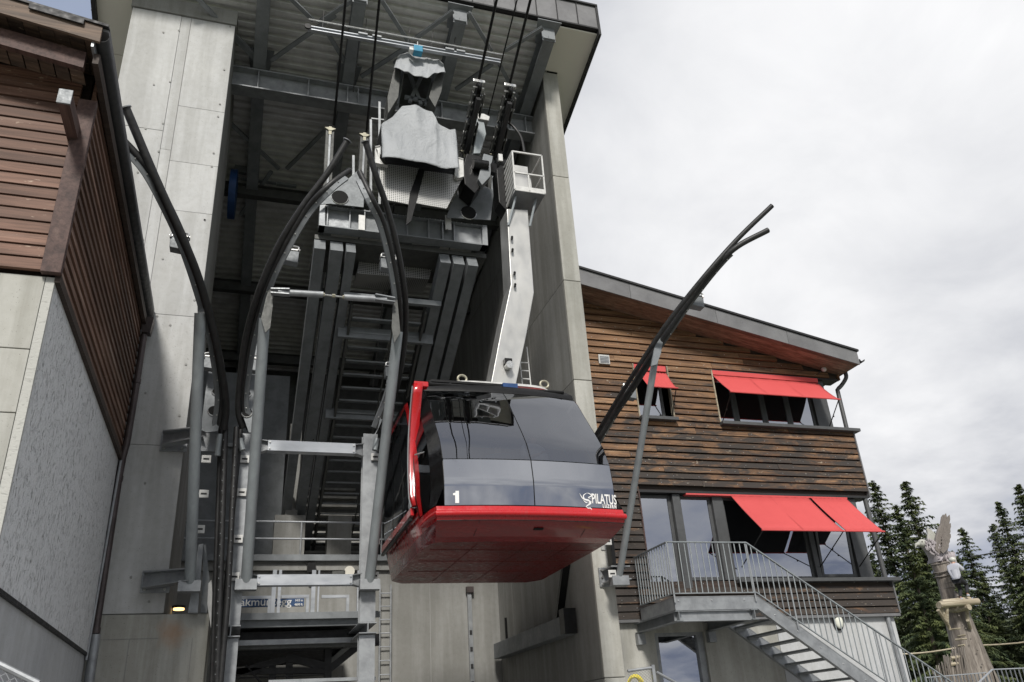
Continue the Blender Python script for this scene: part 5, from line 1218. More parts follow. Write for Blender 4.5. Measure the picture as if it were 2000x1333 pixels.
build(MB().box((Y(1172,1060,D).x, D-.03, Y(1172,1075,D).z), (Y(1182,1060,D).x, D-.015, Y(1172,1050,D).z)), 'blank_plate', 'concrete_pale', GR)
# ------------------------------------------------------------------ lower bay: platform edge beams, gates, station sign, turntable frame
LP = thing('boarding_platform', (1.1, 15, 0), 'steel boarding platform with gates and the blue station name board in the left bay', 'platform')
def beamrow(v0, v1, y, u0, u1, nm, mat='steel_paint_mid', d=.3):
    z0, z1 = Y((u0+u1)/2, v1, y).z, Y((u0+u1)/2, v0, y).z
    return build(MB().box((Y(u0,v0,y).x, y, z0), (Y(u1,v0,y).x, y+d, z1)), nm, mat, LP)
z_p = Y(600, 1196, 14.5).z
build(MB().box((-.3, 14.5, z_p-.08), (2.3, 19.6, z_p)), 'floor_plate', 'steel_paint_mid', LP)
beamrow(1197, 1209, 14.49, 462, 742, 'edge_channel', 'steel_paint_mid', .02)
beamrow(1210, 1224, 14.6, 440, 730, 'edge_web', 'steel_paint_mid', .1)
beamrow(1248, 1258, 14.6, 462, 700, 'lower_channel', 'steel_galv', .12); beamrow(1259, 1266, 14.7, 462, 700, 'lower_flange', 'steel_paint_dark', .12)
build(MB().box((-.2, 14.9, Y(600,1245,14.6).z), (2.2, 19.5, Y(600,1228,14.6).z)), 'dark_underfloor', 'sheet_black', LP)
for (u0, v0, u1, v1, w) in ((462,1270,740,1250,.2),(455,1312,640,1310,.10),(640,1262,640,1345,.14),(460,1316,510,1300,.1),(510,1300,560,1288,.1),(560,1285,640,1303,.12),(640,1310,700,1262,.12),(532,1300,532,1345,.05),(565,1295,565,1345,.05),(460,1325,640,1318,.02),(480,1300,520,1345,.03)):
    build(MB().bar(Y(u0, v0, 15.6), Y(u1, v1, 15.6), .12, w, (0,1,0) if abs(v0-v1) > 60 else (0,0,1)), 'turntable_frame', 'sheet_black', LP)
build(MB().bar(Y(524,1333,13.9), Y(732,1326,13.9), .2, .05), 'bottom_beam', 'steel_galv', LP)
# gates
gy2 = 15.2
for u, w in ((535, .07), (546, .05), (612, .07), (622, .03), (700, .05)):
    a, b = Y(u, 1148, gy2), Y(u, 1196, gy2); build(MB().box((a.x-w/2, gy2-.03, z_p+.001), (a.x+w/2, gy2+.03, a.z+.3)), 'gate_post', 'steel_galv_bright', LP)
for (u0, u1, v) in ((465,530,1165),(549,604,1163),(628,682,1163)):
    a, b = Y(u0, v, gy2+.05), Y(u1, v, gy2+.05); z1_ = a.z
    f = MB(); f.box((a.x, gy2+.03, z1_-.05), (b.x, gy2+.07, z1_)); f.box((b.x-.05, gy2+.031, z_p+.01), (b.x, gy2+.069, z1_-.051))
    build(f, 'gate_leaf', 'steel_galv_bright', LP)
SG = thing('station_sign', tuple(Y(520, 1180, 15.6)), 'dark blue station name board with white lettering behind the gate posts', 'sign')
s0, s1 = Y(430,1187,15.6), Y(594,1169,15.6); build(MB().box((s0.x, 15.6, s0.z), (s1.x, 15.64, s1.z)), 'board', 'print_blue', SG, bevel=.004)
def sign_text(s, u, v, size, w):
    t = text_mesh(s, size, .004, offset=.002); xs_ = [p.x for p in t.v]; k = w/(max(xs_)-min(xs_)); m0 = min(xs_); c = Y(u, v, 15.59)
    t.v = [Vector((c.x+(p.x-m0)*k, 15.594+p.z, c.z+p.y)) for p in t.v]; build(t, 'lettering', 'white_print', SG)
wpx = (Y(569,1180,15.59)-Y(449,1180,15.59)).length
sign_text('Fräkmüntegg', 449, 1184, .19, wpx); sign_text('1415 m', 577, 1175, .055, .13); sign_text('4650 ft.', 575, 1183, .055, .15)
# ------------------------------------------------------------------ girder platform with gussets and covered drive unit
GP = thing('drive_platform', (2.7, 14, 11), 'steel girder platform with two gusset plates carrying the covered machine', 'steel platform')
gx0, gx1, gz0_, gz1_ = .94, 4.48, 11.05, 11.56
build(MB().ibeam((gx0, 14.12, (gz0_+gz1_)/2), (gx1, 14.12, (gz0_+gz1_)/2), .26, gz1_-gz0_, .025), 'main_girder', 'steel_paint_mid', GP)
for x in (gx0+.16, 1.55, 1.85, 2.2, 2.75, 3.2, 3.5, 3.75, gx1-.1): build(MB().box((x-.01, 13.995, gz0_+.026), (x+.01, 14.10, gz1_-.026)), 'web_stiffener', 'steel_galv', GP)
for x0, x1 in ((gx0+.17, 1.54), (3.76, gx1-.11)): build(MB().box((x0, 14.095, gz0_+.03), (x1, 14.108, gz1_-.03)), 'bright_web_panel', 'steel_galv', GP)
for x, s in ((gx0, -1), (gx1, 1)): build(MB().prism([(x, 13.98, gz0_), (x+s*.12*0, 13.98, gz1_), (x-s*.10, 13.98, gz1_), (x-s*.12, 13.98, gz0_)], (0, .28, 0)), 'end_plate', 'steel_galv', GP)
for u in (707, 876): c = Y(u, 437, 13.98); build(MB().box((c.x-.07, 13.97, c.z-.16), (c.x+.06, 13.99, c.z+.20)), 'white_bracket_plate', 'cover_white_metal', GP)
build(MB().box((gx0-.05, 14.3, gz0_-.12), (gx1+.05, 15.6, gz0_-.02)), 'platform_floor', 'steel_paint_dark', GP)
lightening_plate(GP, [(700,332),(712,345),(710,405),(645,398),(620,400),(655,372)], 13.85, [(664,386,.17)], 'gusset_plate')
lightening_plate(GP, [(905,352),(916,372),(926,380),(942,362),(965,372),(958,430),(872,425),(880,400)], 13.85, [(915,416,.17)], 'gusset_plate')
for (px, d) in (([(742,320),(820,327),(802,400),(742,388)], .02), ([(822,333),(906,343),(872,408),(808,396)], .02)):
    build(MB().prism([Y(*q, 13.3) for q in px], (0, d, 0)), 'perforated_panel', 'perforated_metal', GP)
build(MB().prism([Y(*q, 13.28) for q in ((818,330),(830,332),(803,432),(793,440),(800,380))], (0, .05, 0)), 'panel_brace', 'black_metal', GP)
build(MB().prism([Y(*q, 15.0) for q in ((705,492),(852,492),(838,546),(697,534))], (0, .6, .02)), 'perforated_panel', 'perforated_metal', GP)
build(MB().prism([Y(*q, 14.95) for q in ((712,470),(860,482),(850,492),(705,492))], (0, .06, 0)), 'panel_frame', 'steel_paint_dark', GP)
for (u, v0, v1) in ((690,305,420),(741,200,400),(724,235,420)): build(MB().bar(Y(u, v0, 14.2), Y(u, v1, 14.2), .05, .05, (0,1,0)), 'upright', 'steel_galv', GP)
build(MB().bar(Y(725,232,14.2), Y(760,236,14.2), .03, .03), 'guard_rail', 'steel_galv', GP)
# white side frames of the covered unit
for px in ([(733,288),(742,286),(742,320),(758,323),(733,318)], [(892,308),(905,312),(906,345),(895,348),(888,343)]):
    q = [Y(*p, 13.2) for p in px]; build(MB().tube([q[0], q[1]], .02, 6), 'side_frame', 'cover_white_metal', GP); build(MB().prism(q, (0, .12, 0)), 'side_box', 'cover_white_metal', GP)
# dark machine body under the tarpaulin
build(MB().prism([Y(*q, 13.3) for q in ((750,300),(895,325),(900,332),(888,342),(820,330),(752,316))], (0, .5, 0)), 'machine_base', 'sheet_black', GP)
# ------------------------------------------------------------------ tarpaulins: folded sheets draped over the machine
def drape(name, label, cols, y0, depth, folds, seed, amp=.045):
    """cols: list of (u_top, v_top, u_bot, v_bot) along the front; sheet goes back over the top"""
    rnd = random.Random(seed); ph = [rnd.uniform(0, 6.28) for _ in range(9)]; nu, nv = 64, 34; rows = []
    def ci(t, k):
        x = t*(len(cols)-1); i = min(int(x), len(cols)-2); f = x-i; return cols[i][k]*(1-f)+cols[i+1][k]*f
    for j in range(nv+1):
        s = j/nv; r = []
        for i in range(nu+1):
            t = i/nu
            ut, vt, ub, vb = (ci(t, k) for k in range(4))
            e = 2*t-1; side = max(0, abs(e)-.90)/.10
            if s < .78:
                q = s/.78; a = Y(ub, vb, y0+.30*q*.4); b = Y(ut, vt, y0+.30); p = a.lerp(b, q)
            else:
                q = (s-.78)/.22; p = Y(ut, vt, y0+.30)+Vector((0, depth*q, -.05*math.sin(math.pi*q)))
            w = 1-abs(2*s-1)*.3
            d = 0
            for k in range(5): d += (1-2.2*abs(math.sin(.5*((k+2.2)*folds*(t+.14*s*math.sin(ph[k]))*1.9+ph[k]+1.6*s*math.sin(ph[k+3])))))/(k+1.6)
            d += .6*math.sin(9*s+4*t+ph[7])*math.sin(5*t+ph[8])
            p = p+Vector((0, -amp*d*w*(1-side)+side**1.5*depth*.12, .12*amp*math.sin(11*t+ph[1])))
            r.append(p)
        rows.append(r)
    o = build(MB().grid(rows), name, 'tarp', None, label, 'tarpaulin', 'tarpaulins over the machinery', smooth=True, solid=.006)
    m = MB()
    return o
drape('tarpaulin', 'large silver-grey tarpaulin draped over the machine on the girder platform', [(746,236,748,302),(768,224,775,306),(786,204,800,312),(818,205,820,316),(845,212,850,322),(856,236,870,325),(880,250,885,327),(893,252,900,328)], 12.75, .9, 2.6, 3, .05)
drape('tarpaulin', 'smaller crumpled grey tarpaulin hooding the hoist just under the roof', [(778,106,770,128),(795,104,790,140),(815,108,812,148),(835,112,835,150),(855,116,850,143),(868,122,872,138)], 13.2, .7, 3.2, 11, .04)
eye = Y(822, 308, 12.7)
# grey cover cheeks below the small tarpaulin
HC = thing('covered_hoist', tuple(Y(815, 180, 13.4)), 'dark hoist frame with grey cover cheeks under the small tarpaulin', 'hoist')
def poly(px, y, d, nm, mat): return build(MB().prism([Y(*q, y) for q in px], (0, d, 0)), nm, mat, HC, bevel=.006)
poly([(776,118),(784,130),(778,190),(758,222),(757,190),(766,150)], 13.45, .5, 'cover_cheek', 'steel_paint_dark'); poly([(858,140),(869,142),(862,180),(850,210),(838,190),(846,160)], 13.45, .5, 'cover_cheek', 'steel_paint_dark')
for u0, v0, u1, v1 in ((786,138,775,205),(848,148,832,206),(800,145,822,205),(824,148,800,200),(790,190,840,200)): build(MB().bar(Y(u0, v0, 13.8), Y(u1, v1, 13.8), .07, .08), 'hoist_strut', 'steel_paint_mid', HC)
poly([(790,140),(845,148),(832,208),(780,205)], 14.1, .1, 'hoist_back', 'steel_paint_dark')
# light crane rail under the roof, with hangers, rod and blue trolley
CRn = thing('crane_rail', tuple(Y(790, 85, 13.3)), 'light aluminium crane rail hung on rods across the underside of the roof', 'rail')
a, b = Y(601, 56, 13.3), Y(977, 122, 13.3)
build(MB().ibeam(a, b, .09, .11, .02), 'rail_beam', 'steel_galv_bright', CRn)
a2, b2 = Y(603, 38, 13.3), Y(985, 108, 13.3); build(MB().tube([a2, b2], .022, 8), 'upper_rod', 'bolt_metal', CRn, smooth=True)
for t in (.07, .28, .5, .62, .74, .93):
    p_ = a.lerp(b, t); r_ = a2.lerp(b2, t); build(MB().bar(p_, r_+Vector((0,0,.35)), .014, .014), 'hanger_rod', 'sheet_black', CRn)
for t in (.27, .34, .72, .78): p_ = a.lerp(b, t); build(MB().box(p_+Vector((-.10,-.08,.05)), p_+Vector((.10,.08,.09))), 'rail_clamp', 'steel_galv', CRn)
build(MB().tube([a+Vector((0,-.08,-.0)), a+Vector((0,-.04,0))], .07, 12), 'end_stop', 'black_metal', CRn, smooth=True)
t0 = Y(816, 100, 13.25); TR = thing('rail_trolley', tuple(t0), 'small blue trolley hanging from the crane rail above the crumpled cover', 'trolley')
build(MB().box(t0+Vector((-.10,-.08,-.08)), t0+Vector((.10,.10,.10))), 'trolley_body', 'crane_blue', TR, bevel=.01); build(MB().box(t0+Vector((-.2,-.06,-.06)), t0+Vector((-.101,.06,.02))), 'trolley_motor', 'cover_white_metal', TR, bevel=.01); build(MB().tube([t0, t0+Vector((0,0,.28))], .014, 6), 'hook_rod', 'bolt_metal', TR)
# ------------------------------------------------------------------ ropes leaving the station overhead
def rope(u0, v0, y0, u1, v1, r, label, nm='track_rope', tilt=.466, far=55, group='steel ropes overhead'):
    A = Y(u0, v0, y0)
    lo, hi = 1.0, y0
    for _ in range(40):       # the point on the second sight line that gives the rope its climb
        m_ = (lo+hi)/2; B = Y(u1, v1, m_)
        if (B.z-A.z) < tilt*(A.y-m_): lo = m_
        else: hi = m_
    d = (B-A).normalized(); o = build(MB().tube([A, A+d*far], r, 8), nm, 'black_metal', None, label, 'rope', group, smooth=True); return A, d
R1 = rope(652, 245, 14.0, 675, 0, .026, 'leftmost black rope rising from the left saddle nose')
R2 = rope(716, 258, 14.0, 741, 0, .026, 'black rope rising from the saddle nose beside the large tarpaulin')
R3 = rope(905, 292, 13.9, 970, 0, .030, 'thick black rope running into the left row of carriage rollers')
R4 = rope(962, 302, 13.9, 1036, 0, .030, 'rightmost thick black rope running into the right row of rollers')
R5 = rope(950, 238, 13.9, 1010, 0, .016, 'thin dark haul rope between the two thick carriage ropes', 'haul_rope')
R6 = rope(690, 180, 14.2, 706, 40, .010, 'thin hoist line hanging between the two left ropes', 'hoist_line', tilt=2.0, far=3.0)
# saddle noses with brassy end shoes
for (u, v, vb_) in ((645, 252, 400), (712, 264, 400), (908, 297, 385), (965, 303, 385)):
    c = Y(u, v, 13.9); s = thing('saddle_nose', tuple(c), {645: 'leftmost slim rope saddle nose with brassy shoe', 712: 'slim rope saddle nose just left of the large tarpaulin', 908: 'rope saddle nose under the left row of rollers', 965: 'rope saddle nose under the right row of rollers beside the cage'}[u], 'rope saddle', 'rope saddle noses')
    build(MB().hexa([c+Vector(q) for q in ((-.03,-.02,-.16),(.03,-.02,-.16),(.03,.08,-.16),(-.03,.08,-.16),(-.03,-.02,.05),(.03,-.02,.05),(.03,.08,.05),(-.03,.08,.05))]), 'shoe_stem', 'brass', s)
    build(MB().prism([c+Vector(q) for q in ((-.12,-.03,.0),(-.03,-.03,-.06),(.03,-.03,-.06),(.12,-.03,.0),(.03,-.03,.02),(-.03,-.03,.02))], (0, .06, 0)), 'shoe_wings', 'brass', s)
    e = Y(u-8, vb_, 14.15); build(MB().bar(c+Vector((0,.14,-.02)), e+Vector((0,.05,0)), .17, .28, (0,1,0)), 'saddle_body', 'steel_paint_dark', s); build(MB().bar(c+Vector((0,-.0,-.15)), e+Vector((0,-.12,0)), .04, .03, (0,1,0)), 'saddle_edge', 'steel_galv', s)
# ------------------------------------------------------------------ carriage: two rows of rollers, their cheeks, and the pivot below
CA = thing('roller_carriage', tuple(Y(935, 320, 13.4)), 'black roller carriage with two rows of wheels gripping the ropes beside the cage', 'carriage')
def truck(A, d, v_top, v_bot, label=None):
    def at(v):
        lo, hi = -1.0, 14.0
        for _ in range(40):
            m_ = (lo+hi)/2; p = A+d*m_; q = p-EYE; cx_ = q.dot(AX_); 
            sv = 666.5+1581*q.dot(CY_)/q.dot(CZ_)
            if sv > v: lo = m_
            else: hi = m_
        return lo
    s0, s1 = at(v_bot), at(v_top); n = 9; sd = Vector((1,0,0)); up = sd.cross(d).normalized(); up = up if up.z < 0 else -up
    for i in range(n):
        c = A+d*(s0+(s1-s0)*(i+.5)/n)+up*.13
        w = build(MB().tube([c-sd*.045, c-sd*.015, c+sd*.015, c+sd*.045], [.125,.10,.10,.125], 16), 'roller', 'black_wheel', CA, smooth=True)
        build(MB().tube([c-sd*.12, c+sd*.12], .022, 8), 'axle', 'bolt_metal', w, smooth=True)
    for s in (-1, 1):
        for i in range(0, n-1, 2):
            a = A+d*(s0+(s1-s0)*(i+.3)/n)+up*.10+sd*s*.095; b = A+d*(s0+(s1-s0)*(i+1.7)/n)+up*.10+sd*s*.095
            build(MB().bar(a, b, .025, .15, up), 'link_cheek', 'black_metal', CA, bevel=.01)
        for i in (1, 5):
            a = A+d*(s0+(s1-s0)*(i)/n)+up*.26+sd*s*.125; b = A+d*(s0+(s1-s0)*(i+3.2)/n)+up*.26+sd*s*.125
            build(MB().bar(a, b, .03, .13, up), 'rocker_cheek', 'steel_paint_dark', CA, bevel=.01)
            mid = a.lerp(b, .5); build(MB().tube([mid-sd*.03, mid+sd*.03], .04, 10), 'pivot_pin', 'bolt_metal', CA, smooth=True)
    e = A+d*s1+up*.05; build(MB().box(e+Vector((-.13,-.05,-.03)), e+Vector((.13,.05,.05))), 'rope_wiper', 'bolt_metal', CA, bevel=.01)
    build(MB().bar(A+d*s0+up*.36, A+d*s1*.86+up*.36, .10, .14, up), 'main_beam', 'sheet_black', CA, bevel=.01)
AX_ = Vector((AX.x, AY.x, AZ.x)); CY_ = Vector((AX.y, AY.y, AZ.y)); CZ_ = Vector((AX.z, AY.z, AZ.z))
truck(*R3, 160, 286); truck(*R4, 168, 298)
def cpoly(px, y, d, nm, mat, bev=.012): return build(MB().prism([Y(*q, y) for q in px], (0, d, 0)), nm, mat, CA, bevel=bev)
cpoly([(905,325),(912,300),(938,305),(950,325),(945,355),(928,378),(908,360)], 13.3, .5, 'pivot_housing', 'black_metal')
cpoly([(945,300),(963,305),(958,345),(942,362),(934,350),(940,325)], 13.2, .25, 'rear_cheek', 'steel_paint_mid')
cpoly([(928,228),(945,235),(950,262),(938,300),(925,300),(930,262)], 13.3, .25, 'hydraulic_unit', 'steel_tube')
cpoly([(933,222),(945,222),(957,228),(955,236),(934,232)], 13.25, .2, 'valve_block', 'cover_white_metal')
c = Y(935, 322, 13.2); build(MB().tube([c+Vector((-.12,0,0)), c+Vector((.2,0,0))], .11, 16), 'pivot_shaft', 'black_wheel', CA, smooth=True)
c = Y(972, 325, 13.2); build(MB().tube([c+Vector((-.05,0,0)), c+Vector((.16,0,0))], .17, 18), 'brake_drum', 'black_metal', CA, smooth=True); build(MB().box(c+Vector((-.04,-.22,-.02)), c+Vector((.05,-.17,.16))), 'brake_tag', 'cover_white_metal', CA)
build(MB().tube(catmull([Y(988,235,13.2), Y(1005,250,13.2), Y(1018,270,13.1), Y(1024,298,13.0)], 6), .03, 8), 'supply_hose', 'rubber_black', CA, smooth=True)
# arm head linking carriage and hanger arm
cpoly([(970,330),(990,320),(1000,400),(992,415),(975,395)], 13.0, .35, 'arm_head', 'black_metal')
build(MB().bar(Y(960,330,13.3), Y(1000,345,13.0), .22, .2), 'cross_pin', 'black_metal', CA)

# cables and boxes fixed along the steelwork of the bay
for i, (px, y) in enumerate(((((705,400),(700,470),(668,560),(640,700),(612,860)), 15.2), (((868,430),(880,470),(865,540),(850,620)), 15.0), (((770,400),(765,440),(758,500),(742,640),(728,760)), 15.4))):
    build(MB().tube(catmull([Y(u, v, y+.9*k) for k, (u, v) in enumerate(px)], 5), .016, 6), 'power_cable', 'rubber_black', GP, smooth=True)
for u, v in ((668,300),(1018,300)):
    pass
for x in (gx0+.3, 1.3, 1.7, 2.45, 3.0, 3.35, 3.9, 4.2):
    mb_ = MB()
    for dz in (.035, .075): mb_.tube([(x, 13.975, gz0_-.03+dz*0), (x, 13.992, gz0_-.03)], .012, 6)
b_ = MB()
for k in range(30): b_.tube([(gx0+.1+k*.115, 13.975, gz1_-.012), (gx0+.1+k*.115, 13.99, gz1_-.012)], .010, 6)
build(b_, 'flange_bolts', 'bolt_metal', GP, kind='stuff')
for (u, v, w, h) in ((470,330,.30,.22),(560,360,.5,.06),(505,352,.9,.03)):
    c = Y(u, v, 18.0); build(MB().box((c.x-w/2, 18.0, c.z-h/2), (c.x+w/2, 18.1, c.z+h/2)), 'junction_box' if h > .1 else 'light_batten', 'steel_paint_mid', ST)
# ------------------------------------------------------------------ people (skinned figures)
def skin_mesh(pts, edges, rad, lv=2):
    me = bpy.data.meshes.new('tmp'); me.from_pydata([tuple(p) for p in pts], edges, []); o = bpy.data.objects.new('tmp', me); COL.objects.link(o)
    o.modifiers.new('s', 'SKIN'); sd = me.skin_vertices[0].data if me.skin_vertices else None
    if sd is None: return MB()
    for i, r in enumerate(rad): sd[i].radius = (r, r) if isinstance(r, (int, float)) else r
    sd[0].use_root = True
    b = o.modifiers.new('b', 'SUBSURF'); b.levels = lv
    dg = bpy.context.evaluated_depsgraph_get(); ev = bpy.data.meshes.new_from_object(o.evaluated_get(dg))
    m = MB(); m.v = [v.co.copy() for v in ev.vertices]; m.f = [tuple(p.vertices) for p in ev.polygons]
    bpy.data.objects.remove(o); bpy.data.meshes.remove(me); bpy.data.meshes.remove(ev); return m
def person(loc, facing, label, J, cloth, group=None, helmet=False, scale=1.0):
    """J: joints in a local frame, x to the person's left, y forward, z up"""
    c, s = math.cos(facing), math.sin(facing); L0 = Vector(loc)
    def T(p): p = Vector(p)*scale; return L0+Vector((p.x*c-p.y*s, p.x*s+p.y*c, p.z))
    root = thing('person', tuple(L0), label, 'person', group)
    names = ['pelvis','waist','chest','neck','head0','head1','shl','ell','wrl','shr','elr','wrr','hl','kl','al','tl','hr','kr','ar','tr']
    P_ = {n: J[n] for n in names if n in J}
    idx = {n: i for i, n in enumerate(P_)}; pts = [T(p) for p in P_.values()]
    E_ = [('pelvis','waist'),('waist','chest'),('chest','neck'),('neck','head0'),('head0','head1'),('chest','shl'),('shl','ell'),('ell','wrl'),('chest','shr'),('shr','elr'),('elr','wrr'),('pelvis','hl'),('hl','kl'),('kl','al'),('al','tl'),('pelvis','hr'),('hr','kr'),('kr','ar'),('ar','tr')]
    Rr = dict(pelvis=.12,waist=.11,chest=.13,neck=.05,head0=.078,head1=.082,shl=.055,shr=.055,ell=.038,elr=.038,wrl=.026,wrr=.026,hl=.082,hr=.082,kl=.052,kr=.052,al=.036,ar=.036,tl=.03,tr=.03)
    b = skin_mesh(pts, [(idx[a], idx[q]) for a, q in E_], [Rr[n]*scale for n in P_])
    body = build(b, 'body', 'skin', root, smooth=True)
    def sub(nm, ns, ed, mat, grow):
        ix = {n: i for i, n in enumerate(ns)}; m = skin_mesh([T(J[n]) for n in ns], [(ix[a], ix[q]) for a, q in ed], [(Rr[n]+grow)*scale for n in ns]); build(m, nm, mat, root, smooth=True)
    sub('shirt', ['waist','chest','neck','shl','ell','shr','elr','pelvis'], [('pelvis','waist'),('waist','chest'),('chest','shl'),('shl','ell'),('chest','shr'),('shr','elr')] if False else [('pelvis','waist'),('waist','chest'),('chest','neck'),('chest','shl'),('shl','ell'),('chest','shr'),('shr','elr')], cloth[0], .05)
    sub('trousers', ['pelvis','hl','kl','al','hr','kr','ar'], [('pelvis','hl'),('hl','kl'),('kl','al'),('pelvis','hr'),('hr','kr'),('kr','ar')], cloth[1], .026)
    for a_, t_ in (('al','tl'), ('ar','tr')):
        m = skin_mesh([T(Vector(J[a_])+Vector((0,-.03,-.05))), T(J[t_])], [(0,1)], [.05*scale, .042*scale], 1); build(m, 'shoe', 'shirt_white' if helmet else 'cloth_black', root, smooth=True)
    for w, e in (('wrl','ell'), ('wrr','elr')):   # palm and five bent fingers
        W_, E__ = Vector(J[w]), Vector(J[e]); d = (W_-E__).normalized(); sd = d.cross(Vector((0,0,1))); sd = sd.normalized() if sd.length > .1 else Vector((1,0,0)); up = sd.cross(d)
        m = skin_mesh([T(W_), T(W_+d*.085)], [(0,1)], [(.024*scale,.018*scale), (.036*scale,.016*scale)], 1)
        for k, ln in enumerate((.068,.078,.072,.058)):
            q = W_+d*.085+sd*(.027-.018*k); f = MB().tube([T(q-d*.02), T(q+d*ln*.5-up*.006), T(q+d*ln*.85-up*.03)], [.009*scale,.008*scale,.006*scale], 6); m.add(f.v, f.f)
        q = W_+d*.03+sd*.035; f = MB().tube([T(q), T(q+sd*.03+d*.03), T(q+sd*.035+d*.06-up*.01)], [.011*scale,.009*scale,.007*scale], 6); m.add(f.v, f.f)
        build(m, 'hand', 'skin', body, smooth=True)
    H = Vector(J['head1'])*.55+Vector(J['head0'])*.45
    fm = MB()
    fm.tube([T(H+Vector((0,.085,.015))), T(H+Vector((0,.112,-.022)))], [.010*scale,.017*scale], 6)
    for sx in (-1, 1): fm.ball(T(H+Vector((sx*.086,.0,.0))), (.012*scale,.02*scale,.03*scale), 8, 5)
    build(fm, 'nose_and_ears', 'skin', body, smooth=True)
    em_ = MB()
    for sx in (-1, 1): em_.ball(T(H+Vector((sx*.032,.080,.022))), .011*scale, 8, 5)
    em_.bar(T(H+Vector((-.025,.092,-.052))), T(H+Vector((.025,.092,-.052))), .006, .008)
    build(em_, 'eyes_and_mouth', 'hair_dark', body)
    hm = MB().ball(T(H+Vector((0,-.012,.045))), (.118*scale,.128*scale,.10*scale), 16, 10)
    build(hm, 'helmet' if helmet else 'hair', 'helmet_white' if helmet else 'hair_dark', root, smooth=True)
    return root
STAND = dict(pelvis=(0,0,.95),waist=(0,0,1.10),chest=(0,.01,1.33),neck=(0,.0,1.50),head0=(0,.02,1.58),head1=(0,.03,1.68),shl=(.18,0,1.42),ell=(.25,.02,1.14),wrl=(.24,.14,.92),shr=(-.18,0,1.42),elr=(-.25,.03,1.14),wrr=(-.22,.20,1.0),hl=(.09,0,.88),kl=(.10,.02,.50),al=(.10,-.02,.09),tl=(.11,.13,.03),hr=(-.09,0,.88),kr=(-.10,.02,.50),ar=(-.10,-.02,.09),tr=(-.11,.13,.03))
person((3.0, 12.25, 4.50), math.pi, 'cabin attendant in dark clothes behind the left corner window of the cabin', STAND, ('cloth_black', 'cloth_black'), 'people inside the cable car')
person((4.55, 12.35, 4.50), math.pi+.4, 'passenger in a pale shirt behind the right half of the windscreen', {**STAND, 'wrl': (.12,.30,1.25), 'ell': (.27,.12,1.18)}, ('shirt_white', 'cloth_blue'), 'people inside the cable car')
person((4.1, 12.9, 4.50), math.pi-.3, 'passenger in dark blue standing further back near the middle of the cabin', STAND, ('cloth_blue', 'cloth_black'), 'people inside the cable car')
# ------------------------------------------------------------------ carved pole with platform, eagle and climber
TY = 28.0
def Q(u, v, y=TY): return Y(u, v, y)
TP_ = thing('climbing_pole', (Q(1890,1333).x, TY, 0), 'thick pale wooden climbing pole with a round log platform, among the spruces', 'wooden pole')
ctr = [((1915,1380),(1.15)),((1911,1333),1.08),((1895,1280),.95),((1881,1230),.80),((1868,1195),.66),((1862,1180),.60)]
pts = [Q(*c) for c, _ in ctr]; cxp = pts[1].x
def colr(u0, u1, v): return (Q(u1, v)-Q(u0, v)).length/2
lv = [(1345,1884,1945),(1290,1872,1922),(1230,1857,1898),(1180,1845,1880)]
P0 = [((Q(a,v)+Q(b,v))/2, colr(a,b,v)) for v, a, b in lv]
base = P0[0][0]; low = Vector((base.x, TY, 0))
MP = build(MB().tube([low]+[Vector((p.x, TY, p.z)) for p, r in P0], [P0[0][1]*1.1]+[r for p, r in P0], 22), 'lower_trunk', 'log_wood', TP_, smooth=True)
lv2 = [(1178,1844,1863),(1150,1838,1860),(1125,1832,1858),(1100,1823,1852)]
P1 = [((Q(a,v)+Q(b,v))/2, colr(a,b,v)) for v, a, b in lv2]
up_ = build(MB().tube([Vector((p.x, TY, p.z)) for p, r in P1], [r for p, r in P1], 20), 'upper_trunk', 'log_wood', TP_, smooth=True)
for v, a, b in ((1119,1829,1856),(1127,1832,1857),(1141,1838,1858),(1150,1840,1860),(1172,1846,1862),(1103,1825,1852)):
    c = (Q(a,v)+Q(b,v))/2; r = colr(a,b,v)+.03; c.y = TY
    build(MB().tube([c+Vector((r*math.cos(g), r*math.sin(g), .02*math.sin(3*g))) for g in [2*math.pi*i/20 for i in range(21)]], .03, 6, caps=False), 'rope_band', 'carved_dark', up_, smooth=True)
for v, a, b in ((1230,1856,1876),(1243,1870,1886),(1250,1866,1888),(1262,1872,1884)):
    A_, B_ = Q(a, v, TY-.55), Q(b, v-2, TY-.85); build(MB().tube([A_, A_.lerp(B_, .5)+Vector((0,-.08,0)), B_], .04, 6), 'carved_ridge', 'log_pale', MP)
for v, u in ((1203,1873),(1228,1886),(1248,1896),(1270,1909),(1298,1918),(1222,1880)):
    c = Q(u, v, TY-.75); build(MB().ball(c, .035, 6, 4), 'peg', 'carved_dark', MP)
# platform logs
pa, pb_ = Q(1834,1182,TY-.95), Q(1910,1175,TY-.95)
build(MB().tube([pa, pb_], .13, 12), 'platform_log', 'log_pale', TP_, smooth=True)
for k in range(4): build(MB().tube([pa+Vector((.45+.2*k,.28+k*.28,.12)), pb_+Vector((-.1+.1*k,.28+k*.28,.12))], .12, 10), 'platform_log', 'log_pale', TP_, smooth=True)
for u, v in ((1892,1181),): a_ = Q(u, v, TY-1.1); build(MB().tube([a_+Vector((0,0,-.10)), a_+Vector((0,1.6,-.10))], .12, 10), 'cross_log', 'log_pale', TP_, smooth=True)
for u0, v0, u1, v1, y0 in ((1849,1186,1850,1216,TY-.9),(1888,1186,1890,1212,TY-.9),(1890,1212,1895,1228,TY-.8),(1832,1192,1852,1222,TY-.9),(1838,1188,1855,1230,TY-.8)):
    build(MB().tube([Q(u0, v0, y0), Q(u1, v1, y0+.2)], .07, 8), 'platform_brace', 'log_pale', TP_, smooth=True)
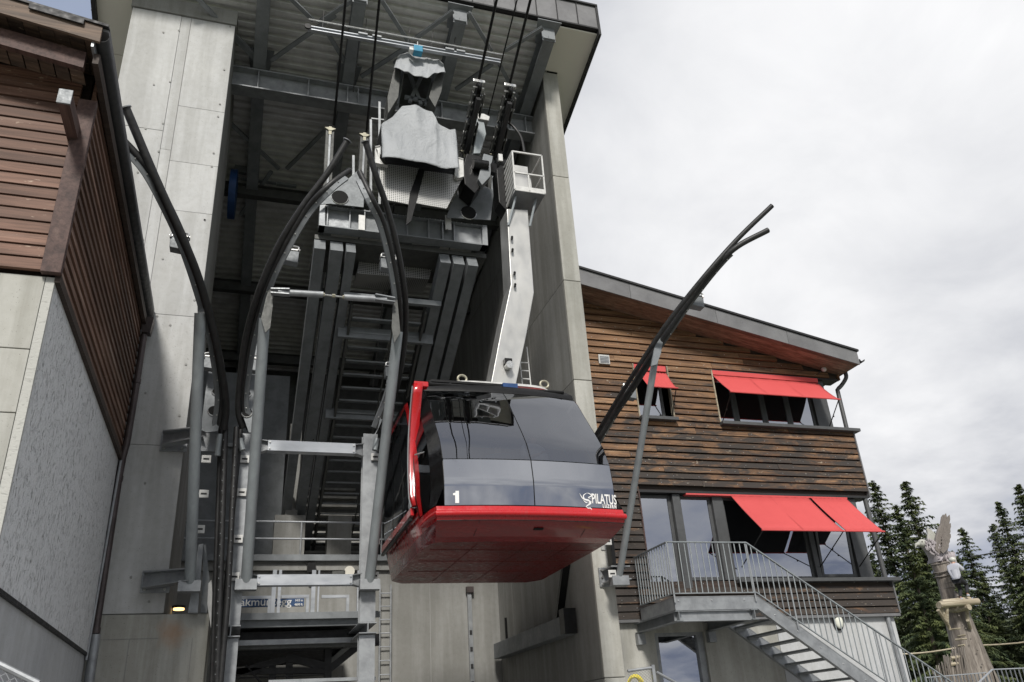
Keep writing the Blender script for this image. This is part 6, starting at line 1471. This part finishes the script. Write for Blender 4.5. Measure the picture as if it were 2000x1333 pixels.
for v in (1157, 1162, 1170): c = Q(1866+(v-1157)*.2, v, TY-.5); build(MB().tube([c, Q(1872, v+10, TY-.7)], .07, 6), 'foot_block', 'log_wood', TP_)
# eagle carving
EG = thing('eagle_carving', tuple(Q(1838,1098)), 'carved grey eagle with raised wings on top of the climbing pole', 'sculpture')
b0 = [Q(1842,1096), Q(1832,1086), Q(1820,1074), Q(1808,1066), Q(1801,1064)]
for p in b0: p.y = TY
m = skin_mesh(b0+[Q(1850,1097)], [(0,1),(1,2),(2,3),(3,4),(0,5)], [.36,.42,.34,.21,.17,.2], 2); build(m, 'body', 'carved_grey', EG, smooth=True)
build(MB().ball(b0[4]+Vector((.02,-.02,.04)), (.24,.19,.18), 12, 8), 'pale_head', 'carved_pale', EG, smooth=True)
hb_ = b0[4]; build(MB().tube([hb_+Vector((-.15,0,.02)), hb_+Vector((-.34,0,-.01)), hb_+Vector((-.40,0,-.14))], [.10,.065,.012], 10), 'beak', 'carved_pale', EG, smooth=True)
build(MB().ball(hb_+Vector((-.12,-.17,.09)), .03, 8, 5), 'eye', 'carved_dark', EG)
# small chest feathers
rnd = random.Random(4); m = MB()
for i in range(150):
    t = rnd.random()*.8; k = int(t*4); p = b0[k].lerp(b0[k+1], t*4-k); rr = .40-.16*t; g = rnd.uniform(-2.6, -.5)
    c = p+Vector((rr*.8*math.cos(g), rr*math.sin(g), rr*.7*math.cos(g*1.3+i))); m.ball(c, (.05,.03,.075), 5, 3)
build(m, 'chest_feathers', 'carved_grey', EG, kind='stuff')
def feather(a, b, w, mat, y, nm='wing_feather'):
    A_, B_ = Q(*a, y), Q(*b, y); d = (B_-A_); n = Vector((-d.z, 0, d.x)).normalized()*w
    pl = [A_-n*.7, A_+d*.5-n, A_+d*.85-n*.8, B_, A_+d*.85+n*.8, A_+d*.5+n, A_+n*.7]
    build(MB().prism(pl, (0, .05, 0)), nm, mat, EG)
tips = [(1842,1018),(1843,1005),(1848,1003),(1855,1006),(1857,1022),(1856,1032),(1857,1043),(1855,1052),(1853,1062)]
roots = [(1836,1052),(1838,1050),(1840,1050),(1842,1052),(1842,1056),(1842,1062),(1842,1068),(1841,1074),(1840,1079)]
for i, (t_, r_) in enumerate(zip(tips, roots)): feather(r_, t_, .10, 'carved_dark', TY-.30-.03*i)
wing = [Q(*q, TY-.35) for q in ((1828,1074),(1829,1050),(1834,1032),(1840,1022),(1850,1024),(1851,1045),(1847,1068),(1842,1082),(1836,1084))]
build(MB().prism(wing, (0, .14, 0)), 'near_wing', 'carved_dark', EG, bevel=.03)
for i, ((a, b), (c_, d_)) in enumerate((((1822,1060),(1812,1030)),((1824,1060),(1817,1033)),((1826,1060),(1822,1038)),((1828,1064),(1827,1043)))): feather((a, b), (c_, d_), .10, 'carved_pale', TY+.35+.04*i)
wing = [Q(*q, TY+.3) for q in ((1817,1068),(1813,1052),(1814,1040),(1822,1045),(1829,1052),(1828,1068),(1824,1072))]
build(MB().prism(wing, (0, .12, 0)), 'far_wing', 'carved_pale', EG, bevel=.03)
# climber sitting on the side of the pole
cp = Q(1872,1165,TY-.75)
SIT = dict(pelvis=(0,0,.62),waist=(0,-.02,.76),chest=(0,.02,.98),neck=(0,.05,1.14),head0=(0,.08,1.21),head1=(0,.10,1.31),shl=(.17,.02,1.07),ell=(.22,.20,.88),wrl=(.10,.36,.98),shr=(-.17,.02,1.07),elr=(-.23,.16,.86),wrr=(-.10,.34,.90),hl=(.09,.04,.57),kl=(.12,.36,.42),al=(.10,.24,.08),tl=(.10,.38,.03),hr=(-.09,.04,.57),kr=(-.12,.30,.30),ar=(-.12,.12,-.02),tr=(-.12,.26,-.06))
person((cp.x-.02, TY-.95, Q(1866,1165,TY-.95).z), -math.pi/2+.35, 'climber in white shirt, black trousers and white helmet clinging to the pole below the eagle', SIT, ('shirt_white', 'cloth_black'), None, True, 1.12)
# rope ladder, sticks fence and cables round the pole
LD = thing('rope_ladder', tuple(Q(1868,1300,TY-.9)), 'pale rope ladder hanging beside the left flank of the climbing pole', 'ladder')
for k in range(11): v = 1290+k*3.2; build(MB().tube([Q(1867+k*.9, v, TY-1.3), Q(1871.5+k*.9, v, TY-1.3)], .022, 6), 'rung', 'log_pale', LD)
for dx in (0, 4.5): build(MB().tube([Q(1866+dx, 1284, TY-1.3), Q(1877+dx, 1330, TY-1.3)], .015, 6), 'side_rope', 'log_pale', LD)
SF = thing('stick_fence', tuple(Q(1830,1333,24)), 'loose screen of thin bare wooden sticks left of the climbing pole', 'stick fence')
rnd = random.Random(9)
for i in range(34):
    u = 1822+i*1.9+rnd.uniform(-1,1); v = 1310-i*1.3+rnd.uniform(-6,6) if i < 20 else 1278+rnd.uniform(-8,10)
    a_ = Q(u+8, 1338, 25); b_ = Q(u+rnd.uniform(-2,1), v-(8 if i > 10 else 0), 25+rnd.uniform(-.2,.2)); build(MB().tube([a_, b_], [.035,.02], 6), 'stick', 'log_wood', SF)
for (u0, v0, u1, v1) in ((1857,1286,1875,1283),(1850,1300,1870,1296)): build(MB().tube([Q(u0,v0,25), Q(u1,v1,25)], .06, 8), 'cross_stick', 'log_pale', SF)
def line(u0, v0, y0, u1, v1, y1, r, label, mat='log_pale'):
    a_, b_ = Y(u0, v0, y0), Y(u1, v1, y1); pts = [a_.lerp(b_, i/12)+Vector((0,0,-.05*math.sin(math.pi*i/12))) for i in range(13)]
    build(MB().tube(pts, r, 6), 'safety_cable', mat, None, label, 'cable', 'cables between the climbing trees', smooth=True)
line(1740, 1279, 27, 1866, 1266, TY-.4, .03, 'pale taut cable running left from the climbing pole'); line(1905, 1261, TY-.4, 2040, 1249, 27, .03, 'pale taut cable running right from the climbing pole')
line(1896, 1088, 32, 2060, 1052, 31, .025, 'thin dark cable high up between two spruces', 'sheet_black')
# ------------------------------------------------------------------ spruces
def spruce_mesh(seed, H=18.0, spread=.24, dens=1.0):
    rnd = random.Random(seed); m = MB(); v, f = m.v, m.f
    z = H*.06
    def blade(p, d, l, w, dn):
        k = len(v); s = d.cross(Vector((0,0,1))); s = s.normalized()*w if s.length > .05 else Vector((w,0,0)); t = p+d*l+Vector((0,0,-dn))
        v.extend((p-s, p+s, t+s*.25)); f.append((k, k+1, k+2))
    while z < H*.995:
        t = z/H; L = H*spread*(1-t)**.82*rnd.uniform(.75, 1.12)+.12; nb = rnd.randint(4, 7)
        g0 = rnd.uniform(0, 6.28)
        for b in range(nb):
            z_ = z+rnd.uniform(-.5, .5)*H*.02; g = g0+6.283*b/nb+rnd.uniform(-.35, .35); l = L*rnd.uniform(.45, 1.18)
            if rnd.random() < .10: continue
            d = Vector((math.cos(g), math.sin(g), 0)); n = max(3, int(l/.21*dens)); p = Vector((0, 0, z_)); rise = .12+.5*t
            for i in range(n):
                q = (i+.6)/n; c = p+d*l*q+Vector((0, 0, l*(rise*q-.52*q*q)+.07*l*q**4-.03*l*math.sin(9*q+b))); w = (.12+.34*l*.28*math.sin(math.pi*min(1, q*.9+.12)))
                sd = Vector((-d.y, d.x, 0))
                for s in (-1, 1):
                    for k in range(3):
                        dd = (sd*s*rnd.uniform(.5, 1)+d*rnd.uniform(.2, .9)+Vector((0,0,rnd.uniform(-.3,.1)))).normalized()
                        blade(c+Vector((rnd.uniform(-.07,.07), rnd.uniform(-.07,.07), rnd.uniform(-.05,.05))), dd, w*rnd.uniform(.55, 1.25)+.12, rnd.uniform(.04,.085), rnd.uniform(.03,.16)+.06*l*.3)
                if rnd.random() < .8: blade(c, Vector((rnd.uniform(-.3,.3), rnd.uniform(-.3,.3), -1)).normalized(), rnd.uniform(.18,.42)*(1.1-t*.5), .05, 0)
            k = len(v); tip = p+d*l+Vector((0,0,l*(rise-.42))); mid = p+d*l*.5+Vector((0,0,l*(rise*.5-.13))); r = .012+.012*l*.5; u = Vector((0,0,r))
            v.extend((p-u, p+u, mid+u*.7, mid-u*.7, tip)); f.extend([(k,k+1,k+2,k+3),(k+3,k+2,k+4)])
        z += H*rnd.uniform(.010, .016)
    return m
TREES = []
def plant(kind, x, y, z, s, rot, label):
    me_c, me_t = TREES[kind]; r = thing('spruce_tree', (x, y, z), label, 'tree', 'spruce trees behind the buildings'); r.rotation_euler = (0, 0, rot); r.scale = (s[0], s[0], s[1])
    for me_, nm in ((me_c, 'crown'), (me_t, 'trunk')):
        o = bpy.data.objects.new(nm, me_); COL.objects.link(o); o.parent = r
for sd, sp in ((1, .25), (2, .30), (3, .215)):
    m = spruce_mesh(sd, 18, sp); me_c = bpy.data.meshes.new('crown'); me_c.from_pydata([tuple(p) for p in m.v], [], m.f); me_c.materials.append(M['needles'])
    m = MB().tube([(0,0,-1),(0,.03,6),(.02,0,12),(0,0,17.9)], [.24,.18,.10,.02], 10); me_t = bpy.data.meshes.new('trunk'); me_t.from_pydata([tuple(p) for p in m.v], [], m.f); me_t.materials.append(M['trunk_bark']); TREES.append((me_c, me_t))
specs = [(1765,940,46,1,'tall dense spruce just right of the house corner, its tip highest of the left clump'),(1702,938,50,0,'slender spruce half hidden by the corner of the larch-clad house'),(1748,985,40,2,'shorter slim spruce in front of the tall dense one beside the house'),
 (1822,1055,44,1,'broad spruce directly behind the eagle carving'),(1876,1030,52,0,'spruce with airy branches right of the eagle wing'),(1868,1085,62,2,'low spruce tip behind the climber'),(1936,1022,56,0,'thin spruce between the eagle and the right edge clump'),
 (1948,978,48,2,'tall narrow spruce left of the two at the right edge'),(1985,945,42,0,'tallest spruce of the clump at the right edge of the photo'),(2010,985,50,1,'spruce cut by the right edge of the photo'),(1790,1120,58,1,'dark low spruce filling the gap below the eagle carving'),
 (1915,1120,64,1,'distant low spruce behind the pole platform'),(1975,1100,60,1,'distant low spruce in the right background'),(2060,960,46,2,'spruce standing just beyond the right edge'),(1700,1080,64,1,'low distant spruce close behind the house corner'),(1850,1140,70,1,'farthest low spruce behind the climbing pole'),(1940,1170,66,1,'lowest distant spruce tip near the right edge')]
rnd = random.Random(5)
for (u, v, y, k, lab) in specs:
    top = Y(u, v, y); zb0 = 0.0; h = top.z-zb0; s = h/18; sx = s*(1.0 if h < 22 else .9); plant(k, top.x, y, zb0, (sx, s), rnd.uniform(0, 6), lab)
# ------------------------------------------------------------------ railings and fences along the lower edge
def barred(name, pts, hgt, label, cat, step=.12, rb=.012, y=None):
    t = thing(name, tuple(pts[0]), label, cat)
    for a_, b_ in zip(pts, pts[1:]):
        build(MB().bar(a_, b_, .05, .03), 'handrail', 'steel_galv_bright', t); build(MB().bar(a_-Vector((0,0,hgt)), b_-Vector((0,0,hgt)), .03, .02), 'lower_rail', 'steel_galv', t)
        n = max(1, int((b_-a_).length/step))
        for i in range(n+1): p = a_.lerp(b_, i/n); build(MB().bar(p, p-Vector((0,0,hgt)), .012, .035, (0,1,0)), 'baluster', 'steel_galv', t)
    return t
barred('barrier_railing', [Y(1905,1340,21), Y(1938,1308,21), Y(2030,1304,21)], 1.1, 'flat-barred galvanised railing in the lower right corner', 'railing', .17)
barred('barrier_railing', [Y(1806,1324,22.5), Y(1925,1314,22.5)], 1.1, 'low galvanised railing running behind the foot of the stair', 'railing', .15)
# wire fence with yellow hose at the foot of the right pillar
def mesh_fence(name, a_, b_, hgt, label, cat, d=.07):
    t = thing(name, tuple(a_), label, cat)
    build(MB().tube([a_, b_], .022, 8), 'top_rail', 'steel_galv', t, smooth=True); m = MB(); n = int((b_-a_).length/d); L_ = (b_-a_); rows_ = int(hgt/d)
    for i in range(-rows_, n):
        for sgn in (1, -1):
            i0, j0, i1, j1 = (i, 0, i+rows_, rows_) if sgn == 1 else (i+rows_, 0, i, rows_)
            pa_ = a_+L_*(i0/n)-Vector((0,0,j0*d)); pb2 = a_+L_*(i1/n)-Vector((0,0,j1*d)); t0_, t1_ = i0/n, i1/n
            if max(t0_, t1_) < 0 or min(t0_, t1_) > 1: continue
            def cl(p, q, tp, tq):
                if tp < 0: p = p.lerp(q, -tp/(tq-tp)); 
                elif tp > 1: p = p.lerp(q, (tp-1)/(tp-tq))
                return p
            A2, B2 = cl(pa_, pb2, t0_, t1_), cl(pb2, pa_, t1_, t0_); m.bar(A2, B2, .004, .004)
    build(m, 'wire_mesh', 'steel_galv', t, kind='stuff'); return t
F1 = mesh_fence('wire_fence', Y(-30,1284,6.4), Y(75,1336,6.4), .9, 'chain link fence with pipe rail in the lower left corner', 'fence', .06)
F2 = mesh_fence('wire_fence', Y(1226,1311,12.2), Y(1276,1304,12.2), .8, 'small wire mesh gate at the foot of the right pillar', 'fence', .045)
build(MB().bar(Y(1274,1299,12.2), Y(1280,1345,12.2), .05, .05, (0,1,0)), 'gate_post', 'steel_galv', F2); build(MB().tube([Y(1282,1313,12.2), Y(1340,1345,12.2)], .022, 8), 'sloping_rail', 'steel_galv', F2, smooth=True)
hs = MB(); c = Y(1240,1341,12.35)
for k in range(5): hs.tube([c+Vector(((.10+.010*k)*math.cos(g)+.02*k, .03*k, (.13+.01*k)*math.sin(g))) for g in [2*math.pi*i/28 for i in range(29)]], .014, 8, caps=False)
build(hs, 'hose_coil', 'hose_yellow', None, 'yellow hose coil hanging on the wire gate below the right pillar', 'hose', smooth=True)
